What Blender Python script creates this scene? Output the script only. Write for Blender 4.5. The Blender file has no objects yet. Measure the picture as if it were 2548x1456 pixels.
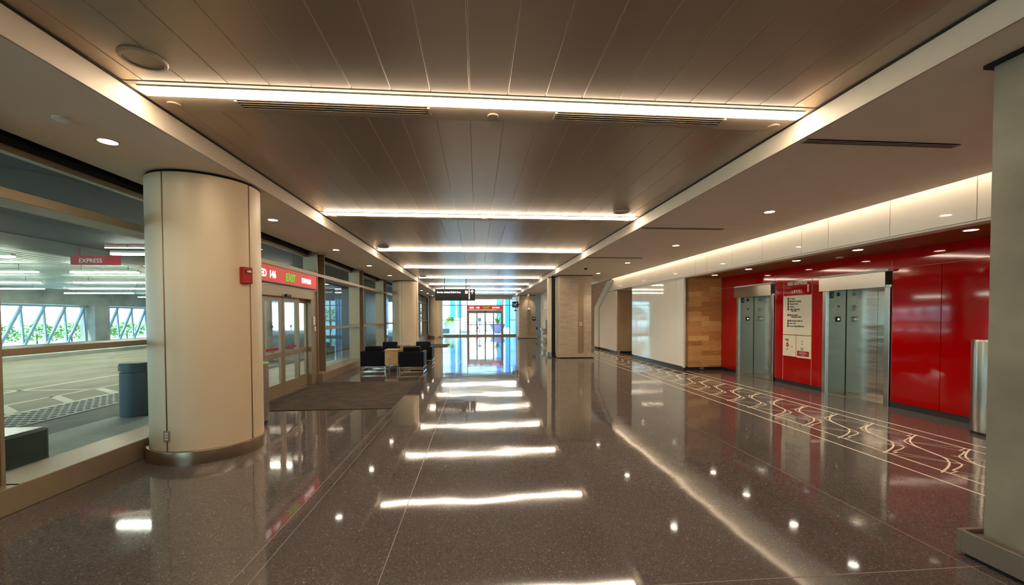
import bpy, bmesh, math, random
from mathutils import Vector, Matrix
random.seed(7)
sc = bpy.context.scene
C = sc.collection
PI = math.pi

# ------------------------------------------------------------------ camera, world, sun, exposure
F_PX, W_PX, H_PX = 1040.0, 2548.0, 1456.0
CY_PX = 812.0
YAW = math.atan(87 / F_PX); PITCH = -math.radians(1.3); ROLL = math.radians(0.2); EYE = 1.6
fwd = Vector((math.sin(YAW) * math.cos(PITCH), math.cos(YAW) * math.cos(PITCH), math.sin(PITCH)))
rgt = Vector((math.cos(YAW), -math.sin(YAW), 0)); up = rgt.cross(fwd)
r_ = rgt * math.cos(ROLL) - up * math.sin(ROLL); u_ = up * math.cos(ROLL) + rgt * math.sin(ROLL)
cd = bpy.data.cameras.new('camera'); cam = bpy.data.objects.new('camera', cd); C.objects.link(cam)
cam.matrix_world = Matrix(((r_.x, u_.x, -fwd.x, 0), (r_.y, u_.y, -fwd.y, 0), (r_.z, u_.z, -fwd.z, EYE), (0, 0, 0, 1)))
cd.sensor_width = 36; cd.lens = F_PX / W_PX * 36; cd.shift_y = (CY_PX - H_PX / 2) / W_PX
cd.clip_start = 0.05; cd.clip_end = 300
sc.camera = cam

sc.view_settings.view_transform = 'Standard'; sc.view_settings.look = 'None'
sc.view_settings.gamma = 1; sc.view_settings.exposure = 2.1
w = bpy.data.worlds.new('world'); sc.world = w; w.use_nodes = True
wn = w.node_tree.nodes; wl = w.node_tree.links
bg = wn['Background']; bg.inputs['Strength'].default_value = 1.0
tc = wn.new('ShaderNodeTexCoord'); sep = wn.new('ShaderNodeSeparateXYZ'); rp = wn.new('ShaderNodeValToRGB')
rp.color_ramp.elements[0].position = 0.0; rp.color_ramp.elements[0].color = (.85, 1.25, 1.38, 1)
rp.color_ramp.elements[1].position = 0.7; rp.color_ramp.elements[1].color = (.38, .75, 1.15, 1)
wl.new(tc.outputs['Generated'], sep.inputs[0]); wl.new(sep.outputs['Z'], rp.inputs[0]); wl.new(rp.outputs[0], bg.inputs['Color'])

def light(name, kind, energy, loc, color=(1, 1, 1), rot=(0, 0, 0), **kw):
    d = bpy.data.lights.new(name, kind); d.energy = energy; d.color = color
    for k, v in kw.items(): setattr(d, k, v)
    o = bpy.data.objects.new(name, d); C.objects.link(o); o.location = loc; o.rotation_euler = rot
    return o
sun = light('sun', 'SUN', 1.5, (0, 0, 30), (1, .96, .9), angle=math.radians(1))
sun.rotation_euler = Vector((0.25, 0.62, -0.85)).to_track_quat('-Z', 'Y').to_euler()
STRIP_L, COVE_L, DOWN_W = 9.5, 3.0, 7.0
WARM = (1.0, .80, .56)

# ------------------------------------------------------------------ materials
def S(r, g, b):
    f = lambda c: (c / 255 / 12.92) if c / 255 <= .04045 else ((c / 255 + .055) / 1.055) ** 2.4
    return (f(r), f(g), f(b), 1)
MATS = {}
def mat(name, color=(.5, .5, .5, 1), rough=.5, metal=0, **kw):
    if name in MATS: return MATS[name]
    m = bpy.data.materials.new(name); m.use_nodes = True; MATS[name] = m
    p = m.node_tree.nodes['Principled BSDF']
    p.inputs['Base Color'].default_value = color; p.inputs['Roughness'].default_value = rough; p.inputs['Metallic'].default_value = metal
    for k, v in kw.items(): p.inputs[k.replace('_', ' ')].default_value = v
    return m
def nd(m, t, **kw):
    n = m.node_tree.nodes.new(t)
    for k, v in kw.items():
        if k.startswith('i_'): n.inputs[k[2:].replace('_', ' ')].default_value = v
        else: setattr(n, k, v)
    return n
def lk(m, a, b): m.node_tree.links.new(a, b)
def P(m): return m.node_tree.nodes['Principled BSDF']
def ramp(m, fac, stops, interp='LINEAR'):
    r = nd(m, 'ShaderNodeValToRGB'); r.color_ramp.interpolation = interp
    e = r.color_ramp.elements
    while len(e) < len(stops): e.new(.5)
    for el, (p, c) in zip(e, stops): el.position = p; el.color = c
    lk(m, fac, r.inputs[0]); return r.outputs[0]
def vary(m, c1, c2, scale=5, stretch=(1, 1, 1), detail=4, bump=0, dist=.01, lo=.35, hi=.65):
    t = nd(m, 'ShaderNodeTexCoord'); mp = nd(m, 'ShaderNodeMapping'); mp.inputs['Scale'].default_value = stretch
    n = nd(m, 'ShaderNodeTexNoise', i_Scale=scale, i_Detail=detail)
    lk(m, t.outputs['Object'], mp.inputs[0]); lk(m, mp.outputs[0], n.inputs['Vector'])
    lk(m, ramp(m, n.outputs['Fac'], [(lo, c1), (hi, c2)]), P(m).inputs['Base Color'])
    if bump:
        b = nd(m, 'ShaderNodeBump', i_Strength=bump, i_Distance=dist); lk(m, n.outputs['Fac'], b.inputs['Height']); lk(m, b.outputs[0], P(m).inputs['Normal'])
    return m
def wavy(m, scale, dist, stretch=(1, 1, 1), strength=1, detail=1):
    t = nd(m, 'ShaderNodeTexCoord'); mp = nd(m, 'ShaderNodeMapping'); mp.inputs['Scale'].default_value = stretch
    n = nd(m, 'ShaderNodeTexNoise', i_Scale=scale, i_Detail=detail)
    lk(m, t.outputs['Object'], mp.inputs[0]); lk(m, mp.outputs[0], n.inputs['Vector'])
    b = nd(m, 'ShaderNodeBump', i_Strength=strength, i_Distance=dist); lk(m, n.outputs['Fac'], b.inputs['Height']); lk(m, b.outputs[0], P(m).inputs['Normal'])
    return m
def emis(name, color, strength):
    m = mat(name, (color[0], color[1], color[2], 1), .5)
    p = P(m); p.inputs['Emission Color'].default_value = (*color[:3], 1); p.inputs['Emission Strength'].default_value = strength
    return m
def glassmat(name, tint, ior=1.5):
    m = bpy.data.materials.new(name); m.use_nodes = True; MATS[name] = m
    nt = m.node_tree; nt.nodes.clear()
    o = nt.nodes.new('ShaderNodeOutputMaterial'); mx = nt.nodes.new('ShaderNodeMixShader'); tr = nt.nodes.new('ShaderNodeBsdfTransparent')
    gl = nt.nodes.new('ShaderNodeBsdfGlossy'); fr = nt.nodes.new('ShaderNodeFresnel')
    tr.inputs[0].default_value = tint; gl.inputs['Roughness'].default_value = .01; fr.inputs[0].default_value = ior
    gm = nt.nodes.new('ShaderNodeNewGeometry'); sb = nt.nodes.new('ShaderNodeMath'); sb.operation = 'MULTIPLY'; iv = nt.nodes.new('ShaderNodeMath'); iv.operation = 'SUBTRACT'; iv.inputs[0].default_value = 1
    nt.links.new(gm.outputs['Backfacing'], iv.inputs[1]); nt.links.new(fr.outputs[0], sb.inputs[0]); nt.links.new(iv.outputs[0], sb.inputs[1]); nt.links.new(sb.outputs[0], mx.inputs[0]); nt.links.new(tr.outputs[0], mx.inputs[1]); nt.links.new(gl.outputs[0], mx.inputs[2]); nt.links.new(mx.outputs[0], o.inputs[0])
    return m

# polished terrazzo
m = mat('terrazzo', rough=.055, IOR=1.6)
t = nd(m, 'ShaderNodeTexCoord')
v1 = nd(m, 'ShaderNodeTexVoronoi', i_Scale=130); n1 = nd(m, 'ShaderNodeTexNoise', i_Scale=.5, i_Detail=5)
v2 = nd(m, 'ShaderNodeTexVoronoi', i_Scale=14); n2 = nd(m, 'ShaderNodeTexNoise', i_Scale=420, i_Detail=2)
for n in (v1, v2, n1, n2): lk(m, t.outputs['Object'], n.inputs['Vector'])
base = ramp(m, v1.outputs['Color'], [(.0, S(76, 69, 67)), (.5, S(93, 85, 82)), (.85, S(108, 99, 95)), (1, S(165, 150, 136))])
cl = ramp(m, n1.outputs['Fac'], [(.3, (.86, .86, .86, 1)), (.7, (1.1, 1.08, 1.05, 1))])
mul = nd(m, 'ShaderNodeMixRGB', blend_type='MULTIPLY'); mul.inputs[0].default_value = 1
lk(m, base, mul.inputs[1]); lk(m, cl, mul.inputs[2])
chip = nd(m, 'ShaderNodeMath', operation='LESS_THAN'); chip.inputs[1].default_value = .045; lk(m, v2.outputs['Distance'], chip.inputs[0])
mx = nd(m, 'ShaderNodeMixRGB'); mx.inputs[2].default_value = S(235, 228, 215); lk(m, chip.outputs[0], mx.inputs[0]); lk(m, mul.outputs[0], mx.inputs[1])
lk(m, mx.outputs[0], P(m).inputs['Base Color'])
w1 = nd(m, 'ShaderNodeTexNoise', i_Scale=1.1, i_Detail=1.5); lk(m, t.outputs['Object'], w1.inputs['Vector'])
b1 = nd(m, 'ShaderNodeBump', i_Strength=1, i_Distance=.0042); lk(m, w1.outputs['Fac'], b1.inputs['Height'])
lk(m, b1.outputs[0], P(m).inputs['Normal'])

mat('inlay', S(250, 232, 208), .3)
mat('joint', S(140, 124, 110), .3)
vary(mat('side_ceiling', rough=.75), S(240, 222, 202), S(244, 226, 206), 3)
m = mat('metal_ceiling', S(168, 150, 132), .3, .6)
wavy(m, 60, .0004, (1, .04, 1))
mat('fascia_paint', S(206, 190, 168), .6)
mat('reveal', S(30, 24, 20), .8)
mat('band_paint', S(176, 156, 132), .5)
m = mat('white_glass', S(246, 238, 224), .05); wavy(m, .8, .002)
m = mat('red_glass', S(176, 0, 0), .05); wavy(m, .9, .0022)
mat('seam_light', S(225, 190, 170), .4)
mat('dark_base', S(44, 38, 36), .35)
vary(mat('tan_paint', rough=.7), S(176, 146, 112), S(182, 152, 118), 2)
mat('white_paint', S(222, 214, 200), .6)
m = mat('steel', S(172, 168, 158), .2, 1); wavy(m, 2.2, .010, (.6, .6, 2.2), detail=2)
m = mat('steel_wall', S(196, 186, 174), .2, 1, Anisotropic=.6); wavy(m, 3.0, .006, (.4, .4, 2.0), detail=2)
mat('steel_jamb_shaded', S(150, 142, 126), .34, 1)  # far jamb steel, its shade put into the darker colour
mat('bronze_strip', S(196, 172, 140), .3, .7)
mat('seam_ceiling', S(225, 205, 178), .5)
mat('steel_plain', S(190, 184, 172), .22, 1)
mat('chrome', S(215, 208, 196), .12, 1)
m = mat('brushed_base', S(160, 142, 122), .3, .9); wavy(m, 9, .004, (1, 1, .05))
mat('bronze', S(156, 137, 112), .42, .35)
mat('bronze_dark', S(84, 70, 56), .45, .4)
mat('column_paint', S(226, 203, 168), .44, .12)
mat('plinth_metal', S(126, 116, 104), .35, .4)
mat('groove', S(140, 112, 78), .5)
vary(mat('concrete', rough=.75), S(118, 110, 92), S(142, 134, 112), 2.2, detail=8, bump=.2, dist=.004)
vary(mat('concrete_out', rough=.85), S(140, 146, 140), S(164, 168, 160), 1.2, detail=8)
m = mat('stone', rough=.45); vary(m, S(178, 158, 134), S(196, 176, 150), 3, (1, 1, 3), 6)
mat('black', S(12, 10, 12), .35)
mat('black_matte', S(8, 8, 8), .8)
mat('vent_dark', S(20, 14, 12), .9)
mat('leather', S(12, 8, 18), .5, Specular_IOR_Level=.2)
mat('leather_side', S(34, 28, 40), .3)
mat('maple', S(196, 160, 112), .35)
vary(MATS['maple'], S(188, 150, 102), S(204, 170, 122), 6, (1, 6, 1))
mat('green_plastic', S(120, 170, 60), .4)
mat('grey_can', S(150, 138, 128), .35, .6)
mat('alarm_red', S(176, 14, 16), .35)
mat('white_plastic', S(230, 226, 216), .4)
vary(mat('mat_carpet', rough=.95), S(52, 40, 33), S(74, 60, 50), 3.5, detail=8, bump=.6, dist=.004)
mat('cream', S(236, 222, 192), .4)
mat('ink', S(60, 50, 46), .6)
mat('ink_red', S(170, 10, 24), .5)
mat('white_ink', S(240, 232, 222), .5)
mat('pale_red_ink', S(240, 190, 180), .5)
# wood planks (end grain boards laid horizontally)
m = mat('wood', rough=.35)
t = nd(m, 'ShaderNodeTexCoord'); mp = nd(m, 'ShaderNodeMapping'); mp.inputs['Rotation'].default_value = (PI / 2, 0, 0)
br = nd(m, 'ShaderNodeTexBrick', offset=.37, i_Scale=1, i_Color1=(.0, 0, 0, 1), i_Color2=(1, 1, 1, 1), i_Mortar=(.3, .3, .3, 1))
br.inputs['Brick Width'].default_value = .62; br.inputs['Row Height'].default_value = .145; br.inputs['Mortar Size'].default_value = .001
lk(m, t.outputs['Object'], mp.inputs[0]); lk(m, mp.outputs[0], br.inputs['Vector'])
n = nd(m, 'ShaderNodeTexNoise', i_Scale=6, i_Detail=7); mp2 = nd(m, 'ShaderNodeMapping'); mp2.inputs['Scale'].default_value = (1, 1, 9)
lk(m, t.outputs['Object'], mp2.inputs[0]); lk(m, mp2.outputs[0], n.inputs['Vector'])
ad = nd(m, 'ShaderNodeMixRGB'); ad.inputs[0].default_value = .5; lk(m, br.outputs['Color'], ad.inputs[1]); lk(m, n.outputs['Fac'], ad.inputs[2])
lk(m, ramp(m, ad.outputs[0], [(.15, S(176, 112, 54)), (.45, S(214, 150, 86)), (.85, S(240, 190, 122))]), P(m).inputs['Base Color'])
m = mat('wood_soffit', rough=.4); vary(m, S(120, 66, 30), S(160, 96, 48), 5, (6, 1, 1), 6)
m = mat('wood_dark', rough=.6); vary(m, S(112, 64, 24), S(142, 86, 38), 5, (1, 1, 8), 6)
emis('strip_glow', (1, .84, .64), STRIP_L)
emis('cove_glow', (1, .84, .66), COVE_L)
emis('down_glow', (1, .90, .74), 7)
emis('outside_glow', (1, .92, .74), 15)
emis('sign_red_glow', S(176, 44, 42)[:3], .22)
emis('sign_letter_glow', (1, .97, .95), .30)
emis('sign_green_glow', (.0, .42, .0), .36)
glassmat('glass_window', (.88, .96, .96, 1)); glassmat('glass_clear', (.95, .96, .93, 1)); glassmat('glass_far', (.80, .97, 1.0, 1))
vary(mat('asphalt', rough=.8), S(150, 146, 128), S(172, 166, 146), 1.4, (1, .4, 1), 8)
mat('road_paint', S(226, 222, 204), .7)
vary(mat('sidewalk', rough=.7), S(170, 174, 166), S(192, 194, 186), 1.5, detail=6)
vary(mat('sidewalk_dark', rough=.75), S(104, 106, 104), S(122, 124, 120), 2, detail=6)
mat('tactile', S(88, 92, 94), .7)
mat('bollard_paint', S(76, 88, 94), .55)
mat('bench_stone', S(66, 70, 66), .3)
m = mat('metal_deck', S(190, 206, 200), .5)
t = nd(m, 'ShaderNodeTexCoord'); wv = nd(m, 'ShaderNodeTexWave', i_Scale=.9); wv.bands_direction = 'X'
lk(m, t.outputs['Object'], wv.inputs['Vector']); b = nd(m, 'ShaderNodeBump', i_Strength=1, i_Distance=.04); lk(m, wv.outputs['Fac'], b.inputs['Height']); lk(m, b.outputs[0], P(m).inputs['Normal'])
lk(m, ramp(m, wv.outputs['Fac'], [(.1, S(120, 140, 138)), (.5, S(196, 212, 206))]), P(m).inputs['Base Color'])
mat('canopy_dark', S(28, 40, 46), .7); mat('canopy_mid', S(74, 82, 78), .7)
mat('truss_paint', S(150, 176, 190), .6)
mat('leaf', S(70, 130, 50), .6, Subsurface_Weight=0); vary(MATS['leaf'], S(52, 104, 34), S(150, 190, 70), 3)
mat('leaf_yellow', S(210, 206, 60), .6)
mat('bark', S(90, 76, 60), .9)
mat('plaza', S(206, 212, 206), .8)
mat('facade', S(214, 222, 222), .7); mat('facade_blue', S(70, 130, 190), .3)
mat('purple_glaze', S(120, 122, 170), .35)
mat('grass', S(120, 170, 70), .9)
mat('backdrop', S(66, 88, 104), .3)
mat('blue_panel', S(40, 120, 190), .3)

# ------------------------------------------------------------------ mesh helpers
def BM(): return bmesh.new()
def box(bm, x0, x1, y0, y1, z0, z1, bev=0, seg=1):
    b = bmesh.new()
    x0, x1 = sorted((x0, x1)); y0, y1 = sorted((y0, y1)); z0, z1 = sorted((z0, z1))
    bmesh.ops.create_cube(b, size=1, matrix=Matrix.Translation(((x0 + x1) / 2, (y0 + y1) / 2, (z0 + z1) / 2)) @ Matrix.Diagonal((x1 - x0, y1 - y0, z1 - z0, 1)))
    if bev: bmesh.ops.bevel(b, geom=b.edges[:], offset=bev, segments=seg, affect='EDGES', profile=.5)
    merge(bm, b); return bm
def merge(bm, b, mtx=None):
    if mtx is not None: b.transform(mtx)
    vm = [bm.verts.new(v.co) for v in b.verts]
    for i, v in enumerate(b.verts): v.index = i
    for f in b.faces:
        try: nf = bm.faces.new([vm[v.index] for v in f.verts]); nf.smooth = f.smooth
        except ValueError: pass
    b.free()
def cyl(bm, c, r, h, seg=32, axis='Z', r2=None, smooth=True, cap=True):
    b = bmesh.new()
    bmesh.ops.create_cone(b, cap_ends=cap, segments=seg, radius1=r, radius2=r if r2 is None else r2, depth=h)
    for f in b.faces: f.smooth = smooth and len(f.verts) == 4
    rot = {'Z': Matrix(), 'X': Matrix.Rotation(PI / 2, 4, 'Y'), 'Y': Matrix.Rotation(-PI / 2, 4, 'X')}[axis]
    merge(bm, b, Matrix.Translation(c) @ rot); return bm
def tube(bm, a, b_, r, seg=10):
    a = Vector(a); b_ = Vector(b_); d = b_ - a
    b = bmesh.new(); bmesh.ops.create_cone(b, cap_ends=True, segments=seg, radius1=r, radius2=r, depth=d.length)
    for f in b.faces: f.smooth = len(f.verts) == 4
    merge(bm, b, Matrix.Translation((a + b_) / 2) @ d.to_track_quat('Z', 'Y').to_matrix().to_4x4()); return bm
def beam(bm, a, b_, w_, h_):
    a = Vector(a); b_ = Vector(b_); d = b_ - a
    b = bmesh.new(); bmesh.ops.create_cube(b, size=1, matrix=Matrix.Diagonal((w_, h_, d.length, 1)))
    merge(bm, b, Matrix.Translation((a + b_) / 2) @ d.to_track_quat('Z', 'Y').to_matrix().to_4x4()); return bm
def lathe(bm, c, prof, seg=40):
    rings = []
    for (r, z) in prof:
        rings.append([bm.verts.new((c[0] + r * math.cos(2 * PI * k / seg), c[1] + r * math.sin(2 * PI * k / seg), c[2] + z)) for k in range(seg)])
    for a, b in zip(rings, rings[1:]):
        for k in range(seg):
            f = bm.faces.new((a[k], a[(k + 1) % seg], b[(k + 1) % seg], b[k])); f.smooth = True
    if prof[0] != prof[-1]:
        if prof[0][0] > 1e-4: bm.faces.new(rings[0][::-1])
        if prof[-1][0] > 1e-4: bm.faces.new(rings[-1])
    return bm
def prism(bm, pts, fn, d0, d1):
    """polygon pts (u,v) extruded between w=d0 and d1, mapped by fn(u,v,w)"""
    a = [bm.verts.new(fn(u, v, d0)) for u, v in pts]; b = [bm.verts.new(fn(u, v, d1)) for u, v in pts]
    bm.faces.new(a); bm.faces.new(b[::-1])
    for i in range(len(pts)): bm.faces.new((a[i], b[i], b[(i + 1) % len(pts)], a[(i + 1) % len(pts)]))
    return bm
def finish(bm):
    bmesh.ops.recalc_face_normals(bm, faces=bm.faces[:])
    for e in bm.edges:
        if len(e.link_faces) == 2 and e.calc_face_angle(0) > .6: e.smooth = False
    return bm
def obj(name, bm, m, parent=None, label=None, cat=None, group=None, kind=None, world=True):
    """world=True: the bmesh is in world coordinates; its origin goes to its base centre (or the parent's)."""
    finish(bm)
    me = bpy.data.meshes.new(name)
    o = bpy.data.objects.new(name, me); C.objects.link(o)
    if parent is not None:
        o.parent = parent
        if world:
            off = Vector((0, 0, 0)); q = parent
            while q is not None: off += q.location; q = q.parent
            bm.transform(Matrix.Translation(-off))
    else:
        xs = [v.co for v in bm.verts]
        c = Vector(((min(v.x for v in xs) + max(v.x for v in xs)) / 2, (min(v.y for v in xs) + max(v.y for v in xs)) / 2, min(v.z for v in xs)))
        if kind != 'structure': o.location = c; bm.transform(Matrix.Translation(-c))
    bm.to_mesh(me); bm.free()
    me.materials.append(MATS[m] if isinstance(m, str) else m)
    for k, v in (('label', label), ('category', cat), ('group', group), ('kind', kind)):
        if v: o[k] = v
    return o
def root(name, loc, label, cat, group=None, kind=None):
    o = bpy.data.objects.new(name, None); C.objects.link(o); o.location = loc; o.empty_display_size = .1
    for k, v in (('label', label), ('category', cat), ('group', group), ('kind', kind)):
        if v: o[k] = v
    return o
def struct(name, bm, m, parent=None): return obj(name, bm, m, parent, kind='structure' if parent is None else None)
def dup(r, loc, label, group=None, rotz=None):
    def cp(o, par):
        c = o.copy(); C.objects.link(c); c.parent = par
        for ch in o.children: cp(ch, c)
        return c
    n_ = cp(r, None); n_.location = loc
    if rotz is not None: n_.rotation_euler = (0, 0, rotz)
    n_['label'] = label
    if group: n_['group'] = group
    return n_
# facings: (u right, v up, w towards the viewer)
def face_left(X, Y0=0, Z0=0): return lambda u, v, w_: Vector((X - w_, Y0 - u, Z0 + v))      # on the right wall, seen looking +X
def face_right(X, Y0=0, Z0=0): return lambda u, v, w_: Vector((X + w_, Y0 + u, Z0 + v))     # on the left wall, seen looking -X
def face_cam(Y, X0=0, Z0=0): return lambda u, v, w_: Vector((X0 + u, Y - w_, Z0 + v))       # seen looking +Y
def text(name, body, size, fn, m, parent=None, align='LEFT', sx=1.0, bold=0.0, depth=.002, **kw):
    cu = bpy.data.curves.new('t', 'FONT'); cu.body = body; cu.size = size; cu.align_x = align; cu.extrude = depth; cu.offset = bold
    cu.resolution_u = 3
    to = bpy.data.objects.new('t', cu); C.objects.link(to)
    dg = bpy.context.evaluated_depsgraph_get(); me = bpy.data.meshes.new_from_object(to.evaluated_get(dg))
    bpy.data.objects.remove(to)
    bm = bmesh.new(); bm.from_mesh(me)
    for v in bm.verts: v.co = fn(v.co.x * sx, v.co.y, v.co.z + depth)
    return obj(name, bm, m, parent, **kw)
def uv_box(bm, fn, u0, u1, v0, v1, w0, w1): return prism(bm, [(u0, v0), (u1, v0), (u1, v1), (u0, v1)], fn, w0, w1)
def curve_ribbon(bm, pts, width, z):
    pts = [Vector((x, y, 0)) for x, y in pts]
    L = []; R = []
    for i, p in enumerate(pts):
        a = pts[max(i - 1, 0)]; b = pts[min(i + 1, len(pts) - 1)]; d = (b - a).normalized(); n_ = Vector((-d.y, d.x, 0)) * width / 2
        L.append(bm.verts.new((p.x + n_.x, p.y + n_.y, z))); R.append(bm.verts.new((p.x - n_.x, p.y - n_.y, z)))
    for i in range(len(pts) - 1): bm.faces.new((L[i], R[i], R[i + 1], L[i + 1]))
def smooth_pts(pts, n=6):
    out = []
    for i in range(len(pts) - 1):
        p0 = pts[max(i - 1, 0)]; p1 = pts[i]; p2 = pts[i + 1]; p3 = pts[min(i + 2, len(pts) - 1)]
        for k in range(n):
            t_ = k / n
            out.append(tuple(.5 * ((2 * p1[j]) + (-p0[j] + p2[j]) * t_ + (2 * p0[j] - 5 * p1[j] + 4 * p2[j] - p3[j]) * t_ ** 2 + (-p0[j] + 3 * p1[j] - 3 * p2[j] + p3[j]) * t_ ** 3) for j in (0, 1)))
    out.append(pts[-1]); return out

# ================================================================== THE SETTING
Y0, Y1 = -6.0, 35.0
ZS, ZC = 3.2, 3.385            # side soffits, recessed centre
XL, XR = -2.66, 2.93           # recess edges
PITCHY = 3.9
STRIPS = [3.52 + PITCHY * k for k in range(8)]

fl = struct('floor', box(BM(), -4.25, 12, Y0, Y1 + .3, -.2, 0), 'terrazzo')
bm = BM()
for x in (4.47, 4.76, 5.83, 6.10): curve_ribbon(bm, [(x, Y0), (x, 30)], .024, .0012)
S1 = [(4.70, 0), (4.92, .12), (5.11, .26), (5.23, .42), (5.29, .65), (5.37, .86), (5.50, 1.02), (5.70, 1.16), (5.86, 1.25)]
S2a = [(4.90, .01), (4.88, .04), (5.02, .10), (5.16, .18), (5.22, .30), (5.24, .48), (5.30, .70), (5.35, .90), (5.42, 1.02), (5.56, 1.10), (5.69, 1.18), (5.67, 1.22)]
k = 0
yy = 1.4
while yy < 22:
    curve_ribbon(bm, smooth_pts([(x, yy + y) for x, y in S1], 5), .020, .0016)
    curve_ribbon(bm, smooth_pts([(x, yy + y) for x, y in S2a], 5), .016, .0014)
    curve_ribbon(bm, [(4.76, yy - .03), (4.90, yy + .01)], .012, .0014)
    curve_ribbon(bm, [(5.83, yy + 1.28), (5.67, yy + 1.22)], .012, .0014)
    curve_ribbon(bm, smooth_pts([(4.90, yy + .0), (4.98, yy - .12), (5.10, yy - .3), (5.2, yy - .42)], 4), .007, .0014)
    curve_ribbon(bm, smooth_pts([(4.76, yy - .04), (4.92, yy - .16), (5.06, yy - .3), (5.2, yy - .44)], 4), .007, .0014)
    curve_ribbon(bm, smooth_pts([(5.68, yy + 1.23), (5.60, yy + 1.36), (5.48, yy + 1.54), (5.38, yy + 1.66)], 4), .007, .0014)
    curve_ribbon(bm, smooth_pts([(5.83, yy + 1.29), (5.68, yy + 1.40), (5.52, yy + 1.54), (5.38, yy + 1.68)], 4), .007, .0014)
    yy += .61
struct('inlay_pattern', bm, 'inlay', fl)
bm = BM()
for x in (-1.49, -.60, 3.12): curve_ribbon(bm, [(x, Y0), (x, Y1)], .006, .001)
curve_ribbon(bm, [(-1.375, Y0), (-1.375, 7.42)], .006, .001)
for y in (2.37, 10.6, 18.8, 27): curve_ribbon(bm, [(-4, y), (4.4, y)], .006, .0009)
struct('divider_strip', bm, 'joint', fl)

# ceilings
bm = BM(); box(bm, -4.0, XL - .02, Y0, Y1, ZS, ZS + .2); struct('ceiling', bm, 'side_ceiling')
bm = BM(); box(bm, XR + .02, 5.72, Y0, Y1, ZS, ZS + .06); struct('ceiling', bm, 'side_ceiling')
cl_ = struct('ceiling', box(BM(), -4.3, 9, Y0, Y1 + .4, 3.56, 3.8), 'canopy_mid')  # unseen roof slab, put over the ceilings to block the sun
# slatted metal panels of the recess, bay by bay
edges = [Y0] + [y for s_ in [STRIPS[0] - PITCHY] + STRIPS for y in (s_ - .12, s_ + .33)] + [Y1 - .4]
bm = BM()
x = -.05 - .305 * 9
xs = []
while x < XR + .3: xs.append(x); x += .305
for i in range(0, len(edges) - 1, 2):
    for a in xs:
        lo, hi = max(a + .004, XL + .02), min(a + .301, XR - .02)
        if hi - lo > .04: box(bm, lo, hi, edges[i] + .006, edges[i + 1] - .006, ZC, ZC + .03, .0015)
struct('ceiling_panels', bm, 'metal_ceiling', cl_)
bm = BM(); box(bm, XL + .012, XR - .012, Y0, Y1, ZC + .003, ZC + .05); struct('ceiling_backing', bm, 'seam_ceiling', cl_)
bm = BM()
for s_ in [STRIPS[0] - PITCHY] + STRIPS:
    box(bm, XL + .02, XR - .02, s_ - .115, s_ - .075, ZC - .004, ZC + .03)
    box(bm, XL + .02, XR - .02, s_ + .075, s_ + .325, ZC - .006, ZC + .03, .003)
    box(bm, XL + .02, XL + .1, s_ - .075, s_ + .075, ZC - .004, ZC + .03); box(bm, XR - .1, XR - .02, s_ - .075, s_ + .075, ZC - .004, ZC + .03)
struct('ceiling_band', bm, 'band_paint', cl_)
# vertical fascias of the recess
for n_, xa, xb in (('trim_1', XL - .02, XL), ('trim_2', XR, XR + .02)):
    bm = BM(); box(bm, xa, xb, Y0, Y1, ZS - .002, ZC - .012); struct(n_, bm, 'fascia_paint')
bm = BM(); box(bm, XL - .02, XL + .012, Y0, Y1, ZC - .012, ZC + .05); box(bm, XR - .012, XR + .02, Y0, Y1, ZC - .012, ZC + .05); struct('trim_3', bm, 'reveal')
# end bulkhead over the far glass
bm = BM(); box(bm, XL, XR, Y1 - .4, Y1, 3.1, 3.5); struct('trim_4', bm, 'fascia_paint')

# right side: fascia with cove, white wall, recess, wood return, red wall
XF, XRED = 5.98, 7.2
ZF = 2.715
bm = BM()
seams = [4.56, 5.62, 6.69, 7.28, 8.35, 9.39, 10.48, 11.06, 12.15, 13.23, 14.26, 14.84, 15.92, 17.01, 18.10]
ys = [Y0, -1.8, -.8, .3, 1.35, 2.4, 3.5] + seams
for a, b in zip(ys, ys[1:]): box(bm, XF, XF + .03, a + .007, b - .007, ZF + .03, 3.5)
# end wedge above the stair string
prism(bm, [(18.104, ZF + .03), (18.75, ZF + .03), (18.15, 3.32), (18.104, 3.5)], lambda u, v, w_: Vector((XF + w_, u, v)), 0, .03)
struct('wall_right', bm, 'white_glass')
bm = BM(); box(bm, XF + .03, XF + .2, Y0, 18.1, ZF, 3.52); struct('wall_right_backing', bm, 'bronze_dark', None)
bm = BM(); box(bm, XF - .008, XF + .2, Y0, 15.75, ZF - .004, ZF + .022); struct('trim_5', bm, 'white_paint')
bm = BM(); box(bm, 5.72, 5.74, Y0, 18.8, ZS, ZS + .12); box(bm, 5.72, XF + .03, Y0, 18.8, 3.50, 3.53); struct('trim_6', bm, 'white_paint')
# white wall sections
bm = BM()
for a, b in zip([11.70, 12.15, 13.23, 14.26, 14.84], [12.15, 13.23, 14.26, 14.84, 15.75]): box(bm, XF, XF + .03, a + .004, b - .004, .13, ZF - .006)
for a, b in zip([17.55, 18.3, 19.4], [18.3, 19.4, 20.0]): box(bm, XF, XF + .03, a + .004, b - .004, .10, 2.0 if b > 19.5 else ZF - .3)
prism(bm, [(17.554, ZF - .3), (19.396, ZF - .3), (18.80, ZF - .006), (17.554, ZF - .006)], lambda u, v, w_: Vector((XF + w_, u, v)), 0, .03)
prism(bm, [(19.404, 2.0), (20.0, 2.0), (20.0, 2.12), (19.404, 2.41)], lambda u, v, w_: Vector((XF + w_, u, v)), 0, .03)
struct('wall_right', bm, 'white_glass')
bm = BM(); box(bm, XF + .03, XF + .2, 11.8, 15.75, .13, ZF); box(bm, XF + .16, XF + .2, 11.8, 15.75, 0, .13); box(bm, XF + .03, XF + .2, 17.6, 20.2, .10, ZF - .7); struct('wall_right_backing', bm, 'tan_paint')
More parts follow.
